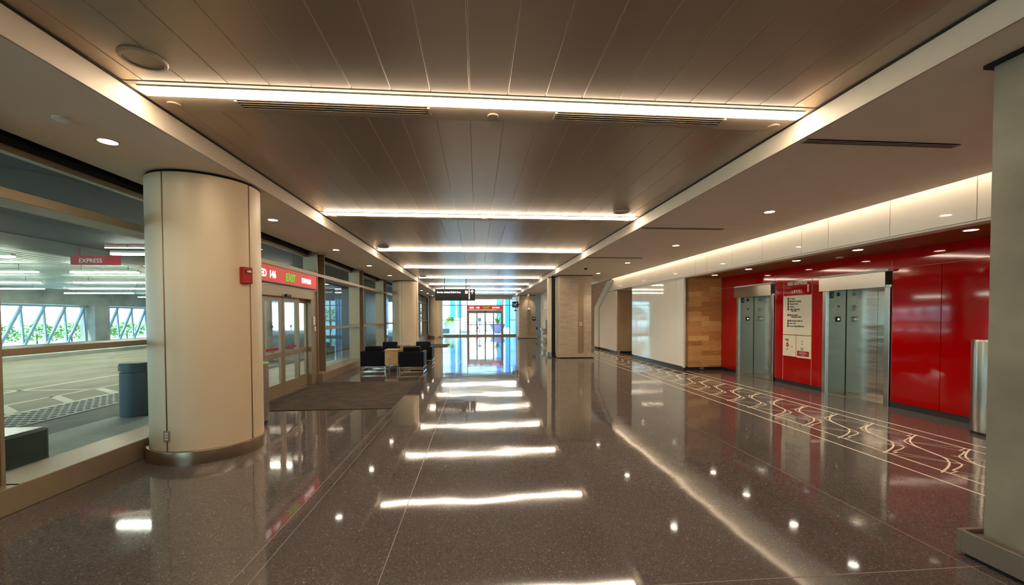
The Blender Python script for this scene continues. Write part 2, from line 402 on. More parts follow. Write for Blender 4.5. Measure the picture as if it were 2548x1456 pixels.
bm = BM(); box(bm, XF + .035, XF + .16, 11.72, 15.70, 0, .13); box(bm, XF + .012, XF + .16, 17.58, 20.2, 0, .10); box(bm, XF + .16, 8, 17.50, 17.56, 0, .10)
struct('baseboard_white_wall', bm, 'dark_base')
bm = BM(); box(bm, XF + .03, 9, 17.56, 17.7, 0, ZF + .1); box(bm, 7.9, 8, 15.75, 17.6, 0, ZF + .1); box(bm, XF + .2, 8, 15.6, 15.75, 0, ZF + .1)
struct('wall_recess', bm, 'tan_paint')
bm = BM(); box(bm, XF + .03, 8, 15.75, 17.56, ZF, ZF + .05); struct('ceiling_recess', bm, 'side_ceiling')
# stair string, its corner post and the panel under it
pts = [(17.9, 3.2), (18.67, 3.2), (20.75, 2.04), (20.75, 1.99), (20.06, 1.99)]
bm = BM(); prism(bm, pts, lambda u, v, w_: Vector((5.92 + w_, u, v)), 0, .055)
struct('stair_string', bm, 'white_paint')
bm = BM(); box(bm, 5.92, 6.1, 20.06, 20.75, .1, 1.99); struct('wall_stair_end', bm, 'white_paint')
bm = BM(); box(bm, 5.95, 6.1, 20.1, 20.75, 0, .1); struct('baseboard_stair_end', bm, 'dark_base')
bm = BM(); box(bm, 4.4, 9, 22.0, 22.1, 0, 3.56); struct('wall_wood', bm, 'wood_dark')
# far right low corridor wall beyond the pillars
XW = 4.35
frw = root('wall_far_right', (XW, 25, 0), None, None, kind='structure')
bm = BM(); box(bm, XW, XW + .1, 22.1, 27.55, 0, 3.2); obj('wall_panel', bm, 'white_glass', frw)
bm = BM(); box(bm, XW - .09, XW, 27.55, 27.7, 0, 3.2, .01); obj('end_post', bm, 'white_paint', frw)
bm = BM(); box(bm, XW - .03, XW, 22.2, 27.55, 2.02, 2.10); box(bm, XW - .03, XW, 22.2, 27.55, 2.98, 3.02); box(bm, XW - .03, XW, 26.9, 26.96, 2.1, 2.98); box(bm, XW - .03, XW, 24.6, 24.66, 2.1, 2.98); obj('panel_rail', bm, 'white_paint', frw)
bm = BM(); box(bm, XW, 9, 34.9, 35, 0, 3.2); struct('wall_far_end', bm, 'white_glass')
bm = BM(); box(bm, 8.9, 9.0, 22.1, 35, 0, 3.3); struct('wall_far_side', bm, 'white_paint')
# wood return + soffit
bm = BM(); box(bm, XF + .04, 7.4, 11.8, 11.86, .10, ZF); struct('wall_wood_return', bm, 'wood')
bm = BM(); box(bm, XF - .004, XF + .045, 11.66, 11.70, .10, ZF); box(bm, XF + .034, XF + .045, 11.70, 11.80, .10, ZF); struct('trim_7', bm, 'white_paint')
bm = BM(); box(bm, XF + .05, 7.3, 11.83, 11.88, 0, .105); box(bm, 7.215, 7.3, 11.03, 11.84, 0, .105); box(bm, 7.215, 7.3, 8.13, 9.57, 0, .105); box(bm, 7.215, 7.3, Y0, 6.72, 0, .105)
struct('baseboard_red_wall', bm, 'dark_base')
bm = BM(); box(bm, XF + .2, 7.3, Y0, 11.8, ZF, ZF + .04); struct('ceiling_wood', bm, 'wood_soffit')
# red wall panels
bm = BM(); G_ = .004
cols = [(Y0, 1.3), (1.3, 2.8), (2.8, 4.36), (4.36, 5.93), (5.93, 6.71), (8.15, 8.45), (8.45, 9.29), (9.29, 9.58), (11.05, 11.8)]
for a, b in cols: box(bm, XRED, XRED + .02, a + G_, b - G_, .10, 2.41 - G_, .002)
cols2 = [(Y0, 1.3), (1.3, 4.36), (4.36, 6.71), (6.71, 8.15), (8.15, 9.58), (9.58, 11.05), (11.05, 11.8)]
for a, b in cols2: box(bm, XRED, XRED + .02, a + G_, b - G_, 2.41 + G_, ZF, .002)
struct('wall_red', bm, 'red_glass')
bm = BM()
for a, b in ((Y0, 6.70), (8.16, 9.57), (11.06, 11.8)): box(bm, XRED + .02, XRED + .08, a, b, .1, ZF)
box(bm, XRED + .02, XRED + .08, 6.7, 8.16, 2.42, ZF); box(bm, XRED + .02, XRED + .08, 9.57, 11.06, 2.42, ZF)
struct('wall_red_backing', bm, 'seam_light')
bm = BM(); box(bm, 7.9, 8.0, Y0, 11.9, 0, 3.3); box(bm, -4.4, 9, Y0 - .1, Y0, 0, 3.6); struct('wall_back', bm, 'tan_paint')

# cove lamp in the slot
cv = root('cove_light', (5.83, 8, 3.44), 'long warm cove light glowing in the slot above the white fascia', 'light')
bm = BM(); box(bm, 5.76, 5.82, -4, 18.0, 3.40, 3.44); obj('lamp_housing', bm, 'white_paint', cv)
bm = BM(); box(bm, 5.825, 5.885, -4, 18.0, 3.41, 3.43); obj('diffuser', bm, 'cove_glow', cv)

# ------------------------------------------------------------------ left curtain wall
XN, XG = -3.9, -4.2
PIERS = [(-.3, .2), (3.3, 3.78), (7.0, 7.5), (10.65, 11.17), (14.3, 14.82), (17.95, 18.47), (21.6, 22.12), (25.25, 25.77), (28.9, 29.42), (32.55, 33.0)]
DOORBAYS = {(7.5, 10.65), (22.12, 25.25)}
def bays():
    out = []
    prev = Y0
    for a, b in PIERS: out.append((prev, a)); prev = b
    out.append((prev, Y1)); return out
wi = 0
for (a, b) in bays():
    isdoor = (a, b) in DOORBAYS
    wi += 1
    r = root('window_%d' % wi, (XG, (a + b) / 2, 0), None, None, kind='structure')
    z0 = 2.66 if isdoor else .22
    bm = BM(); box(bm, XG, XG + .012, a, b, 2.66, 3.12)
    if not isdoor: box(bm, XG, XG + .012, a, b, .22, 1.30); box(bm, XG, XG + .012, a, b, 1.34, 2.62)
    obj('glass_pane', bm, 'glass_window', r)
    bm = BM(); box(bm, XG - .04, XN - .002, a - .0, b, 2.60, 2.69, .004)
    box(bm, XG - .03, XG + .05, a, b, 3.08, 3.14)
    if not isdoor:
        box(bm, XG - .04, XN - .002, a, b, 1.285, 1.345, .004)
    obj('window_frame', bm, 'bronze', r)
    if not isdoor:
        bm = BM(); box(bm, XG - .05, XN + .10, a - .02, b + (.02 if b < 30 else 0), 0, .22, .006); obj('window_sill', bm, 'bronze', r)
    bm = BM(); box(bm, XG - .04, XG + .10, a, b, 3.14, 3.2); obj('head_reveal', bm, 'black_matte', r)
for k, (a, b) in enumerate(PIERS):
    r = root('wall_left_pier', (XG, (a + b) / 2, 0), None, None, kind='structure')
    bm = BM(); box(bm, XG - .04, XN, a, a + .035, .0, 3.2, .004); box(bm, XG - .04, XN, b - .035, b, 0, 3.2, .004); obj('mullion', bm, 'bronze', r)
    bm = BM(); box(bm, XG, XG + .09, a + .035, b - .035, 0, 3.2); obj('infill_panel', bm, 'bronze_dark', r)
    bm = BM(); box(bm, XG, XN, a + .035, b - .035, 2.61, 2.68); box(bm, XG, XN + .1, a - .02, b + .02, 0, .22, .006); obj('pier_rail', bm, 'bronze', r)

# sliding doors in the left wall: headers, leaves, sign
def sliding_door(n, yc, labelled):
    """yc: the meeting line of the two leaves"""
    r = root('door_%d' % n, (XG, yc, 0), None, None, kind='structure')
    a, b = yc - 1.42, yc + 1.73
    X = -3.95
    bm = BM(); box(bm, X - .12, X + .01, b - .31, b, 0, 2.26, .004); box(bm, X - .12, X + .01, a, a + .06, 0, 2.26, .004)
    box(bm, X - .16, X + .03, a, b, 2.22, 2.27, .003); box(bm, X - .16, X + .03, a, b, 2.60, 2.66, .003); obj('door_frame', bm, 'bronze', r)
    bm = BM(); box(bm, X - .14, X + .05, a + .06, b - .28, 2.02, 2.22, .006); obj('operator_header', bm, 'bronze', r)
    bm = BM(); box(bm, X + .05, X + .10, yc - .05, yc + .17, 2.03, 2.08, .01); obj('motion_sensor', bm, 'black', r)
    for y0, y1, xo in ((yc - 1.36, yc - .83, -.08), (yc - .81, yc - .01, 0), (yc + .01, yc + .81, 0), (yc + .83, yc + 1.42, -.08)):
        xx = X - .06 + xo
        bm = BM(); st = .085 if y1 - y0 > .6 else .06
        box(bm, xx, xx + .045, y0, y0 + st, .01, 2.02); box(bm, xx, xx + .045, y1 - st, y1, .01, 2.02)
        box(bm, xx, xx + .045, y0 + st, y1 - st, .01, .27); box(bm, xx, xx + .045, y0 + st, y1 - st, .80, .90); box(bm, xx, xx + .045, y0 + st, y1 - st, 1.93, 2.02)
        lf = obj('door_leaf', bm, 'bronze', r)
        bm = BM(); box(bm, xx + .018, xx + .028, y0 + st, y1 - st, .27, .80); box(bm, xx + .018, xx + .028, y0 + st, y1 - st, .90, 1.93); obj('door_glass', bm, 'glass_clear', lf)
        if st > .07:
            ym = (y0 + y1) / 2
            bm = BM(); box(bm, xx + .028, xx + .031, y0 + st + .06, y1 - st - .06, .95, 1.0); obj('warning_sticker', bm, 'alarm_red', lf)
            bm = BM(); lathe(bm, (0, 0, 0), [(.075, 0), (.085, 0), (.085, .003), (.075, .003), (.075, 0)], 32)
            bm.transform(Matrix.Translation((xx + .029, ym, 1.42)) @ Matrix.Rotation(PI / 2, 4, 'Y'))
            obj('decal_ring', bm, 'black', lf)
            bm = BM(); prism(bm, [(-.015, -.05), (.015, -.05), (.015, -.01), (.05, -.02), (.04, .01), (.015, .02), (0, .06), (-.015, .02), (-.04, .01), (-.05, -.02), (-.015, -.01)], face_right(xx + .029, ym, 1.42), 0, .003); obj('door_decal', bm, 'black', lf)
    bm = BM(); box(bm, X + .01, X + .04, b - .24, b - .15, 1.42, 1.62, .004); box(bm, X + .01, X + .05, b - .20, b - .12, 1.27, 1.38, .004); obj('wall_switch', bm, 'white_plastic', r)
    return a, b
def exit_sign(fn, w_, h_, num, name, label):
    c = fn(w_ / 2, 0, 0)
    r = root(name, c, label, 'sign')
    bm = BM(); uv_box(bm, fn, 0, w_, 0, h_, 0, .05); obj('sign_face', bm, 'sign_red_glow', r)
    bm = BM()
    for q in ((-.02, w_ + .02, -.02, 0), (-.02, w_ + .02, h_, h_ + .02), (-.02, 0, 0, h_), (w_, w_ + .02, 0, h_)): uv_box(bm, fn, *q, 0, .06)
    obj('sign_frame', bm, 'bronze_dark', r)
    f2 = lambda du: (lambda u, v, q: fn(u + du, v + h_ * .26, q + .052))
    text('red_wording', num[:3], h_ * .62, f2(w_ * .055), 'sign_letter_glow', r, bold=.006, sx=.95)
    text('number_wording', num[4:], h_ * .62, f2(w_ * .055 + h_ * 1.42), 'sign_letter_glow', r, bold=.006, sx=.95)
    text('exit_wording', 'EXIT', h_ * .74, lambda u, v, q: fn(u + w_ * .435, v + h_ * .22, q + .052), 'sign_green_glow', r, bold=.004, sx=1.0)
    text('express_wording', 'EXPRESS', h_ * .50, lambda u, v, q: fn(u + w_ * .70, v + h_ * .30, q + .052), 'sign_letter_glow', r, bold=.004, sx=.92)
    return r
a, b = sliding_door(1, 8.92, True)
exit_sign(face_right(-3.93, 7.62, 2.285), 2.92, .30, 'RED 146', 'exit_sign', 'red illuminated RED 146 EXIT EXPRESS sign over the sliding doors in the left wall')
sliding_door(2, 23.54, True)

# far glass wall
YG = 35.0
r = root('window_30', (0, YG, 0), None, None, kind='structure')
bm = BM()
XV = [-2.9, -1.40, -.80, 2.16, 2.73, 3.47, 4.35]
ZH = [.12, 1.33, 2.56, 3.1]
for (xa, xb) in zip(XV, XV[1:]):
    if xa == -.80: box(bm, xa, xb, YG, YG + .012, 2.6, 3.1); continue
    for za, zb in zip(ZH, ZH[1:]): box(bm, xa, xb, YG, YG + .012, za, zb)
obj('glass_pane', bm, 'glass_far', r)
bm = BM()
for x in XV: box(bm, x - .035, x + .035, YG - .09, YG + .02, 0, 3.1)
for (xa, xb) in zip(XV, XV[1:]):
    if xa == -.80: continue
    box(bm, xa, xb, YG - .10, YG + .05, 0, .14); box(bm, xa, xb, YG - .06, YG + .02, 2.54, 2.6)
    if xa not in (-1.40, 2.16): box(bm, xa, xb, YG - .06, YG + .02, 1.31, 1.36)
box(bm, -2.9, 4.35, YG - .06, YG + .02, 3.06, 3.12)
obj('window_frame', bm, 'bronze', r)
bm = BM(); box(bm, -4.3, -2.9, YG - .05, YG + .05, 0, 3.2); struct('wall_far_left', bm, 'bronze_dark')
# far sliding doors
r = root('door_3', (.68, YG, 0), None, None, kind='structure')
bm = BM(); box(bm, -.80, -.70, YG - .1, YG, 0, 2.1); box(bm, 2.06, 2.16, YG - .1, YG, 0, 2.1); box(bm, -.8, 2.16, YG - .14, YG, 1.98, 2.16, .005); obj('door_frame', bm, 'bronze', r)
for k in range(4):
    xa = -.70 + .69 * k; xb = xa + .69
    bm = BM()
    box(bm, xa, xa + .05, YG - .05, YG - .01, 0, 1.98); box(bm, xb - .05, xb, YG - .05, YG - .01, 0, 1.98)
    box(bm, xa + .05, xb - .05, YG - .05, YG - .01, 0, .12); box(bm, xa + .05, xb - .05, YG - .05, YG - .01, .92, .98); box(bm, xa + .05, xb - .05, YG - .05, YG - .01, 1.9, 1.98)
    lf = obj('door_leaf', bm, 'bronze', r)
    bm = BM(); box(bm, xa + .05, xb - .05, YG - .035, YG - .025, .12, .92); box(bm, xa + .05, xb - .05, YG - .035, YG - .025, .98, 1.9); obj('door_glass', bm, 'glass_clear', lf)
bm = BM(); box(bm, .58, .80, YG - .20, YG - .14, 2.0, 2.06, .01); obj('motion_sensor', bm, 'black', r)
exit_sign(face_cam(YG - .10, -.78, 2.2), 2.92, .36, 'RED 148', 'exit_sign', 'red illuminated RED 148 EXIT EXPRESS sign over the doors at the far end')

# ================================================================== COLUMNS AND PILLARS
def round_column(x, y, label):
    r = root('round_column', (x, y, 0), label, 'column')
    bm = BM(); cyl(bm, (x, y, 1.585), .565, 3.17, 96); obj('shaft', bm, 'column_paint', r)
    bm = BM(); lathe(bm, (x, y, 0), [(.56, .0), (.60, .0), (.60, .14), (.595, .15), (.56, .15)], 96); obj('base_ring', bm, 'brushed_base', r)
    bm = BM(); cyl(bm, (x, y, 3.185), .55, .03, 64); obj('top_reveal', bm, 'black_matte', r)
    return r
def seam(r, x, y, ang):
    bm = BM(); c = (x + .565 * math.cos(ang), y + .565 * math.sin(ang))
    tube(bm, (c[0], c[1], .15), (c[0], c[1], 3.17), .007, 8); obj('shaft_seam', bm, 'groove', r)
c1 = round_column(-3.25, 5.36, 'large beige round column nearest the camera, beside the first window')
seam(c1, -3.25, 5.36, math.radians(-101)); seam(c1, -3.25, 5.36, math.radians(-12))
ang = math.radians(-101); px, py = -3.25 + .565 * math.cos(ang), 5.36 + .565 * math.sin(ang)
bm = BM(); b_ = bmesh.new(); bmesh.ops.create_cube(b_, size=1, matrix=Matrix.Diagonal((.02, .07, .115, 1))); merge(bm, b_, Matrix.Translation((px, py, .315)) @ Matrix.Rotation(ang, 4, 'Z')); ou = obj('electrical_outlet', bm, 'bronze', c1)
bm = BM()
for dz in (-.03, 0, .03):
    b_ = bmesh.new(); bmesh.ops.create_cube(b_, size=1, matrix=Matrix.Translation((.011, 0, dz)) @ Matrix.Diagonal((.004, .035, .018, 1))); merge(bm, b_, Matrix.Translation((px, py, .315)) @ Matrix.Rotation(ang, 4, 'Z'))
obj('outlet_socket', bm, 'white_plastic', ou)
c2 = round_column(-3.2, 19.1, 'beige round column behind the armchairs')
seam(c2, -3.2, 19.1, math.radians(-97)); seam(c2, -3.2, 19.1, math.radians(-20))
c3 = round_column(-3.25, 33.2, 'farthest beige round column, by the glass end wall'); seam(c3, -3.25, 33.2, math.radians(-78))
c4 = round_column(3.46, 17.05, 'round column half hidden behind the square stone pillar')
bm = BM(); lathe(bm, (3.6, 32.0, 0), [(.56, 0), (.565, .0), (.565, 3.19), (.56, 3.19)], 48)
obj('round_column', bm, 'column_paint', None, 'round column half hidden behind the farthest square pillar', 'column')
def stone_pillar(x0, x1, y0, y1, label, mt='stone', strip=True, plinth=.14, leave=.09):
    r = root('square_pillar', ((x0 + x1) / 2, (y0 + y1) / 2, 0), label, 'pillar')
    bm = BM(); box(bm, x0, x1, y0, y1, .03, 3.19, .008); obj('shaft', bm, mt, r)
    e = leave
    bm = BM()
    box(bm, x0 - e, x1 + e, y0 - e, y0 - e + .03, .03, .03 + plinth, .003); box(bm, x0 - e, x1 + e, y1 + e - .03, y1 + e, .03, .03 + plinth, .003)
    box(bm, x0 - e, x0 - e + .03, y0 - e + .03, y1 + e - .03, .03, .03 + plinth, .003); box(bm, x1 + e - .03, x1 + e, y0 - e + .03, y1 + e - .03, .03, .03 + plinth, .003)
    box(bm, x0 - e + .02, x1 + e - .02, y0 - e + .02, y1 + e - .02, .03, .03 + plinth * .8)
    obj('plinth', bm, mt if mt == 'stone' else 'plinth_metal', r)
    bm = BM(); box(bm, x0 - e + .03, x1 + e - .03, y0 - e + .03, y1 + e - .03, 0, .03); obj('toe_gap', bm, 'black_matte', r)
    bm = BM(); box(bm, x0 - .03, x1 + .03, y0 - .03, y1 + .03, 3.175, 3.198); obj('top_reveal', bm, 'black_matte', r)
    if strip:
        xm = x0 + (x1 - x0) * .665 if strip == 2 else (x0 + x1) / 2 + .1
        bm = BM(); box(bm, xm - .11, xm + .11, y0 - .014, y0 + .005, .17, 3.17, .002); s_ = obj('steel_strip', bm, 'bronze_strip', r)
        if strip == 2:
            bm = BM(); box(bm, xm - .05, xm + .05, y0 - .022, y0 - .012, 1.25, 1.39, .01); q = obj('button_plate', bm, 'white_plastic', s_)
            bm = BM(); cyl(bm, (xm, y0 - .026, 1.33), .022, .012, 16, 'Y'); obj('strip_button', bm, 'black', s_)
    return r
stone_pillar(3.28, 4.48, 1.2, 2.43, 'near grey concrete square pillar at the right edge of the view', 'concrete', False, .145, .085)
stone_pillar(3.17, 4.42, 15.9, 16.42, 'square stone pillar with a steel strip and call button, middle distance', 'stone', 2)
stone_pillar(3.10, 4.36, 30.8, 31.3, 'farthest square stone pillar, with a downlight washing its steel strip', 'stone', 1)
bm = BM(); box(bm, 2.93, 3.06, 16.2, 16.32, 0, 3.18); obj('dark_gap_strip', bm, 'black_matte', None, 'narrow black strip put in for the dark gap between the square pillar and the round column', 'panel')  # black strip stands in for the shade in the gap beside the pillar

# ================================================================== CEILING FITTINGS
ORD = ['nearest', 'second', 'third', 'fourth', 'fifth', 'sixth', 'seventh', 'eighth', 'ninth', 'tenth', 'eleventh', 'twelfth']
def ordn(k, what, where): return ('%s from the camera of the %s' % (ORD[k], what) if k else 'nearest of the %s' % what) + ' ' + where
# linear lights
lr = root('linear_ceiling_light', (0.13, STRIPS[0], ZC), '', 'light', 'linear ceiling lights across the recess')
bm = BM()
for s1, s2 in ((-.066, -.058), (.058, .066)): box(bm, -2.58, 2.86, STRIPS[0] + s1, STRIPS[0] + s2, ZC - .012, ZC + .03)
obj('housing', bm, 'white_paint', lr)
bm = BM(); prof = [(-.056, .02), (-.055, -.018), (-.045, -.030), (0, -.034), (.045, -.030), (.055, -.018), (.056, .02)]
prism(bm, prof, lambda u, v, w_: Vector((w_, STRIPS[0] + u, ZC + v)), -2.58, 2.86)
obj('diffuser', bm, 'strip_glow', lr)
lr['label'] = 'glowing linear light, nearest of the row across the recessed ceiling'
for k in range(1, 8): dup(lr, (0.13, STRIPS[k], ZC), 'glowing linear light across the recessed ceiling, %s from the camera' % ORD[k])
dup(lr, (0.13, STRIPS[0] - PITCHY, ZC), 'glowing linear light overhead, just behind the viewer')
# slot vents in the ceiling bands
def slot_vent(x0, x1, y0, z, n, label, group, dw=.025):
    r = root('air_vent', ((x0 + x1) / 2, y0, z), label, 'vent', group)
    bm = BM(); wid = n * (dw + .012) + .012
    box(bm, x0, x1, y0, y0 + wid, z - .008, z + .004); obj('vent_slot', bm, 'vent_dark', r)
    bm = BM()
    for k in range(n + 1): box(bm, x0, x1, y0 + k * (dw + .012), y0 + k * (dw + .012) + .012, z - .010, z + .002)
    box(bm, x0 - .02, x0, y0, y0 + wid, z - .010, z + .002); box(bm, x1, x1 + .02, y0, y0 + wid, z - .010, z + .002)
    obj('vent_blade', bm, 'band_paint', r)
    return r
for k in range(3):
    y = STRIPS[k] + .115
    g = 'slot air vents beside the linear lights'
    slot_vent(-1.95, -.41, y, ZC - .007, 3, 'slotted air vent left of centre beside the %s ceiling strip light' % (ORD[k]), g)
    slot_vent(.71, 2.23, y, ZC - .007, 3, 'slotted air vent right of centre beside the %s ceiling strip light' % (ORD[k]), g)
sp = None
for k in range(4):
    for x, nm in ((-2.5, 'left end'), (.15, 'middle'), (2.78, 'right end')):
        bm = BM(); lathe(bm, (x, STRIPS[k] + .22, ZC - .018), [(.0, 0), (.045, 0), (.05, .004), (.05, .012)], 24)
        obj('sprinkler_cover', bm, 'band_paint', None, 'small round sprinkler cover at the %s of the %s ceiling band' % (nm, ORD[k]), 'sprinkler', 'sprinkler covers in the ceiling bands')
# slot vents in the right soffit
for k in range(3): slot_vent(2.99, 4.50, [3.61, 7.37, 11.16][k] - .03, ZS - .002, 2, 'dark double slot air vent in the right soffit, %s from the camera' % ORD[k], 'slot air vents in the right soffit', .02)
# speakers
for x, y, lab in ((-2.28, 3.12, 'round white ceiling speaker at the left end of the nearest strip light'), (2.46, 6.98, 'round ceiling speaker at the right end of the second strip light'), (-2.36, 10.9, 'round ceiling speaker at the left end of the third strip light'), (-2.36, 18.7, 'round ceiling speaker at the left end of the fifth strip light')):
    r = root('ceiling_speaker', (x, y, ZC), lab, 'speaker', 'round ceiling speakers')
    bm = BM(); lathe(bm, (x, y, ZC - .014), [(.112, .0), (.13, .0), (.138, .01), (.138, .016), (.112, .016), (.112, .0)], 48); obj('rim', bm, 'band_paint', r)
    bm = BM(); cyl(bm, (x, y, ZC - .004), .112, .008, 48); obj('grille', bm, 'bronze', r)
# downlights
def downlight(x, y, z, label, group, watt=DOWN_W, r_=.07, cone=105):
    r = root('recessed_downlight', (x, y, z), label, 'light', group)
    bm = BM(); lathe(bm, (x, y, z - .006), [(r_, 0), (r_ + .014, .0), (r_ + .016, .006), (r_, .006), (r_, 0)], 32); obj('trim_ring', bm, 'white_paint', r)
    bm = BM(); cyl(bm, (x, y, z - .001), r_, .004, 32); obj('lens', bm, 'down_glow', r)
    if watt:
        l = light('downlight_lamp', 'SPOT', watt, (0, 0, -.02), (1, .86, .68), spot_size=math.radians(cone), spot_blend=.8, shadow_soft_size=.06); l.parent = r
    return r
for k in range(10):
    y = 4.11 + 3.07 * k
    downlight(-3.32, y, ZS, 'round recessed downlight in the left soffit, %s from the camera' % ORD[k], 'downlights in the left soffit', DOWN_W)
for k in range(8):
    y = 6.11 + 3.04 * k
    downlight(4.49, y, ZS, 'round recessed downlight in the right soffit, %s from the camera' % ORD[k], 'downlights in the right soffit', DOWN_W * 2.6)
downlight(4.49, 3.07, ZS, 'round recessed downlight in the right soffit beside the near pillar', 'downlights in the right soffit', DOWN_W * 2.6)
for k, y in enumerate((4.97, 6.60, 7.97, 9.46, 10.88)):
    downlight(6.44, y, ZF, 'round downlight in the wood soffit before the red wall, %s from the camera' % ORD[k], 'downlights in the wood soffit', DOWN_W * 2.2, .07, 92)
downlight(3.78, 30.5, ZS, 'downlight close above the farthest square pillar', None, 14, .05)
for x, y, lab in ((-3.30, 3.67, 'flat white disc in the left soffit before the nearest downlight'), (5.36, 7.32, 'small disc in the right soffit near the second downlight, nearer the fascia'), (5.36, 11.11, 'small disc in the right soffit near the third downlight, nearer the fascia'), (5.37, 15.3, 'farthest small disc in the right soffit near the fascia'), (6.9, 7.45, 'small white disc on the wood soffit between the elevators')):
    z = ZF if x > 6 else ZS
    bm = BM(); lathe(bm, (x, y, z - .02), [(0, 0), (.05, 0), (.06, .008), (.06, .02)], 24); obj('smoke_detector', bm, 'white_plastic', None, lab, 'detector', 'round detectors on the soffits')
for k in range(3):
    bm = BM(); lathe(bm, (-3.25, 11.9 + 3.07 * k, ZS - .012), [(0, 0), (.04, 0), (.045, .012)], 20); obj('sprinkler_cover', bm, 'side_ceiling', None, 'tiny round sprinkler cover between the left soffit downlights, %s from the camera' % ORD[k], 'sprinkler', 'sprinkler covers in the left soffit')
def dome_camera(x, y, z, label):
    r = root('dome_camera', (x, y, z), label, 'camera')
    bm = BM(); cyl(bm, (x, y, z - .02), .07, .04, 24); obj('mount', bm, 'white_plastic', r)
    bm = BM(); lathe(bm, (x, y, z - .04), [(.055, 0), (.05, -.03), (.03, -.052), (0.0, -.06)], 24); obj('dome', bm, 'black', r)
dome_camera(3.49, 13.24, ZS, 'small black dome security camera on the soffit before the square stone pillar')

# ================================================================== LEFT SIDE OBJECTS
# fire alarm on the column
ang = math.radians(-20); R0 = .565
ax, ay = -3.25 + R0 * math.cos(ang), 5.36 + R0 * math.sin(ang)
T = Matrix.Translation((ax, ay, 2.0)) @ Matrix.Rotation(ang, 4, 'Z')
r = root('fire_alarm', (ax, ay, 2.0), 'red fire alarm strobe mounted on the side of the near round column', 'alarm')
bm = BM(); b_ = bmesh.new(); box(b_, -.005, .055, -.065, .065, 0, .19, .006); merge(bm, b_, T); obj('alarm_body', bm, 'alarm_red', r)
bm = BM(); b_ = bmesh.new(); box(b_, .05, .085, -.04, .04, .12, .16, .008, 2); merge(bm, b_, T); obj('strobe_lens', bm, 'glass_clear', r)
bm = BM(); b_ = bmesh.new(); box(b_, .054, .07, -.03, .03, .125, .155, .004); merge(bm, b_, T); obj('reflector', bm, 'chrome', r)
# bin by the column
def bin_(x, y, rad, h, body, label, cap=None):
    r = root('litter_bin', (x, y, 0), label, 'bin')
    bm = BM(); cyl(bm, (x, y, .02), rad * .96, .04, 48); obj('bin_foot', bm, 'black', r)
    bm = BM(); lathe(bm, (x, y, 0), [(rad, .04), (rad, h - .03), (rad * .98, h)], 48); obj('bin_body', bm, body, r)
    if cap:
        bm = BM(); lathe(bm, (x, y, h), [(rad * 1.03, 0), (rad * 1.03, .03), (rad * .6, .04), (rad * .58, .0)], 48); obj('bin_lid', bm, cap, r)
    return r
bin_(-3.40, 6.62, .22, .88, 'grey_can', 'grey cylindrical litter bin with lime green lid behind the near round column', 'green_plastic')
# mats
bm = BM(); box(bm, -3.78, -1.5, 7.43, 10.56, 0, .012, .004); box(bm, -3.90, -3.78, 7.60, 10.56, 0, .012, .004)
obj('entrance_mat', bm, 'mat_carpet', None, 'dark brown carpet mat inside the near sliding doors', 'mat')
bm = BM(); box(bm, -3.78, -1.58, 22.2, 24.8, 0, .012, .004)
obj('entrance_mat', bm, 'mat_carpet', None, 'far dark entrance mat beyond the armchairs', 'mat')

# armchairs (local: faces +Y, origin at base centre)
def local(name, bm, m, par): return obj(name, bm, m, par, world=False)
ac = root('armchair', (-3.07, 12.95, 0), '', 'armchair', 'dark leather armchairs around the side tables')
bm = BM(); W2, D2 = .36, .36
box(bm, -W2, W2, -D2, -D2 + .11, .15, .59, .015, 2); box(bm, -W2, -W2 + .10, -D2 + .11, D2, .15, .59, .015, 2); box(bm, W2 - .10, W2, -D2 + .11, D2, .15, .59, .015, 2)
box(bm, -W2 + .10, W2 - .10, -D2 + .11, D2 - .01, .15, .27, .01)
local('body', bm, 'leather', ac)
bm = BM(); box(bm, -W2 + .105, W2 - .105, -D2 + .12, D2, .27, .43, .03, 3); local('seat_cushion', bm, 'leather', ac)
bm = BM(); b_ = bmesh.new(); box(b_, -W2 + .11, W2 - .11, -.075, .075, 0, .32, .03, 3); merge(bm, b_, Matrix.Translation((0, -D2 + .20, .42)) @ Matrix.Rotation(math.radians(8), 4, 'X')); local('back_cushion', bm, 'leather', ac)
bm = BM()
for sy in (-1, 1):
    for zz in (.012, .135): box(bm, -W2, W2, sy * (D2 - .025) - .012, sy * (D2 - .025) + .012, zz - .012, zz + .012)
for sx in (-1, 1):
    for zz in (.012, .135): box(bm, sx * (W2 - .012) - .012, sx * (W2 - .012) + .012, -D2 + .037, D2 - .037, zz - .012, zz + .012)
local('sled_frame', bm, 'chrome', ac)
for sx in (-1, 1):
    for sy in (-1, 1):
        bm = BM(); box(bm, sx * (W2 - .012) - .012, sx * (W2 - .012) + .012, sy * (D2 - .025) - .012, sy * (D2 - .025) + .012, .024, .123); local('leg', bm, 'chrome', ac)
ac['label'] = 'dark leather armchair with its back to the camera, near pair, on the left'
dup(ac, (-1.92, 12.72, 0), 'dark leather armchair with its back to the camera, near pair, on the right')
dup(ac, (-3.04, 14.75, 0), 'dark leather armchair facing the camera, far pair, on the left', rotz=PI)
dup(ac, (-1.89, 14.75, 0), 'dark leather armchair facing the camera, far pair, on the right', rotz=PI)
st = root('side_table', (-2.50, 12.68, 0), '', 'table', 'pale wood side tables between the armchairs')
bm = BM(); box(bm, -.20, .20, -.25, .25, .62, .65, .004); local('tabletop', bm, 'maple', st)
bm = BM(); box(bm, -.19, .19, -.23, .23, .20, .62, .003); local('cabinet_body', bm, 'maple', st)
for sx in (-1, 1):
    for sy in (-1, 1):
        bm = BM(); cyl(bm, (sx * .16, sy * .2, .10), .011, .20, 12); local('leg', bm, 'chrome', st)
st['label'] = 'pale wood cabinet side table between the near pair of armchairs'
dup(st, (-2.465, 14.9, 0), 'pale wood side table between the far pair of armchairs')

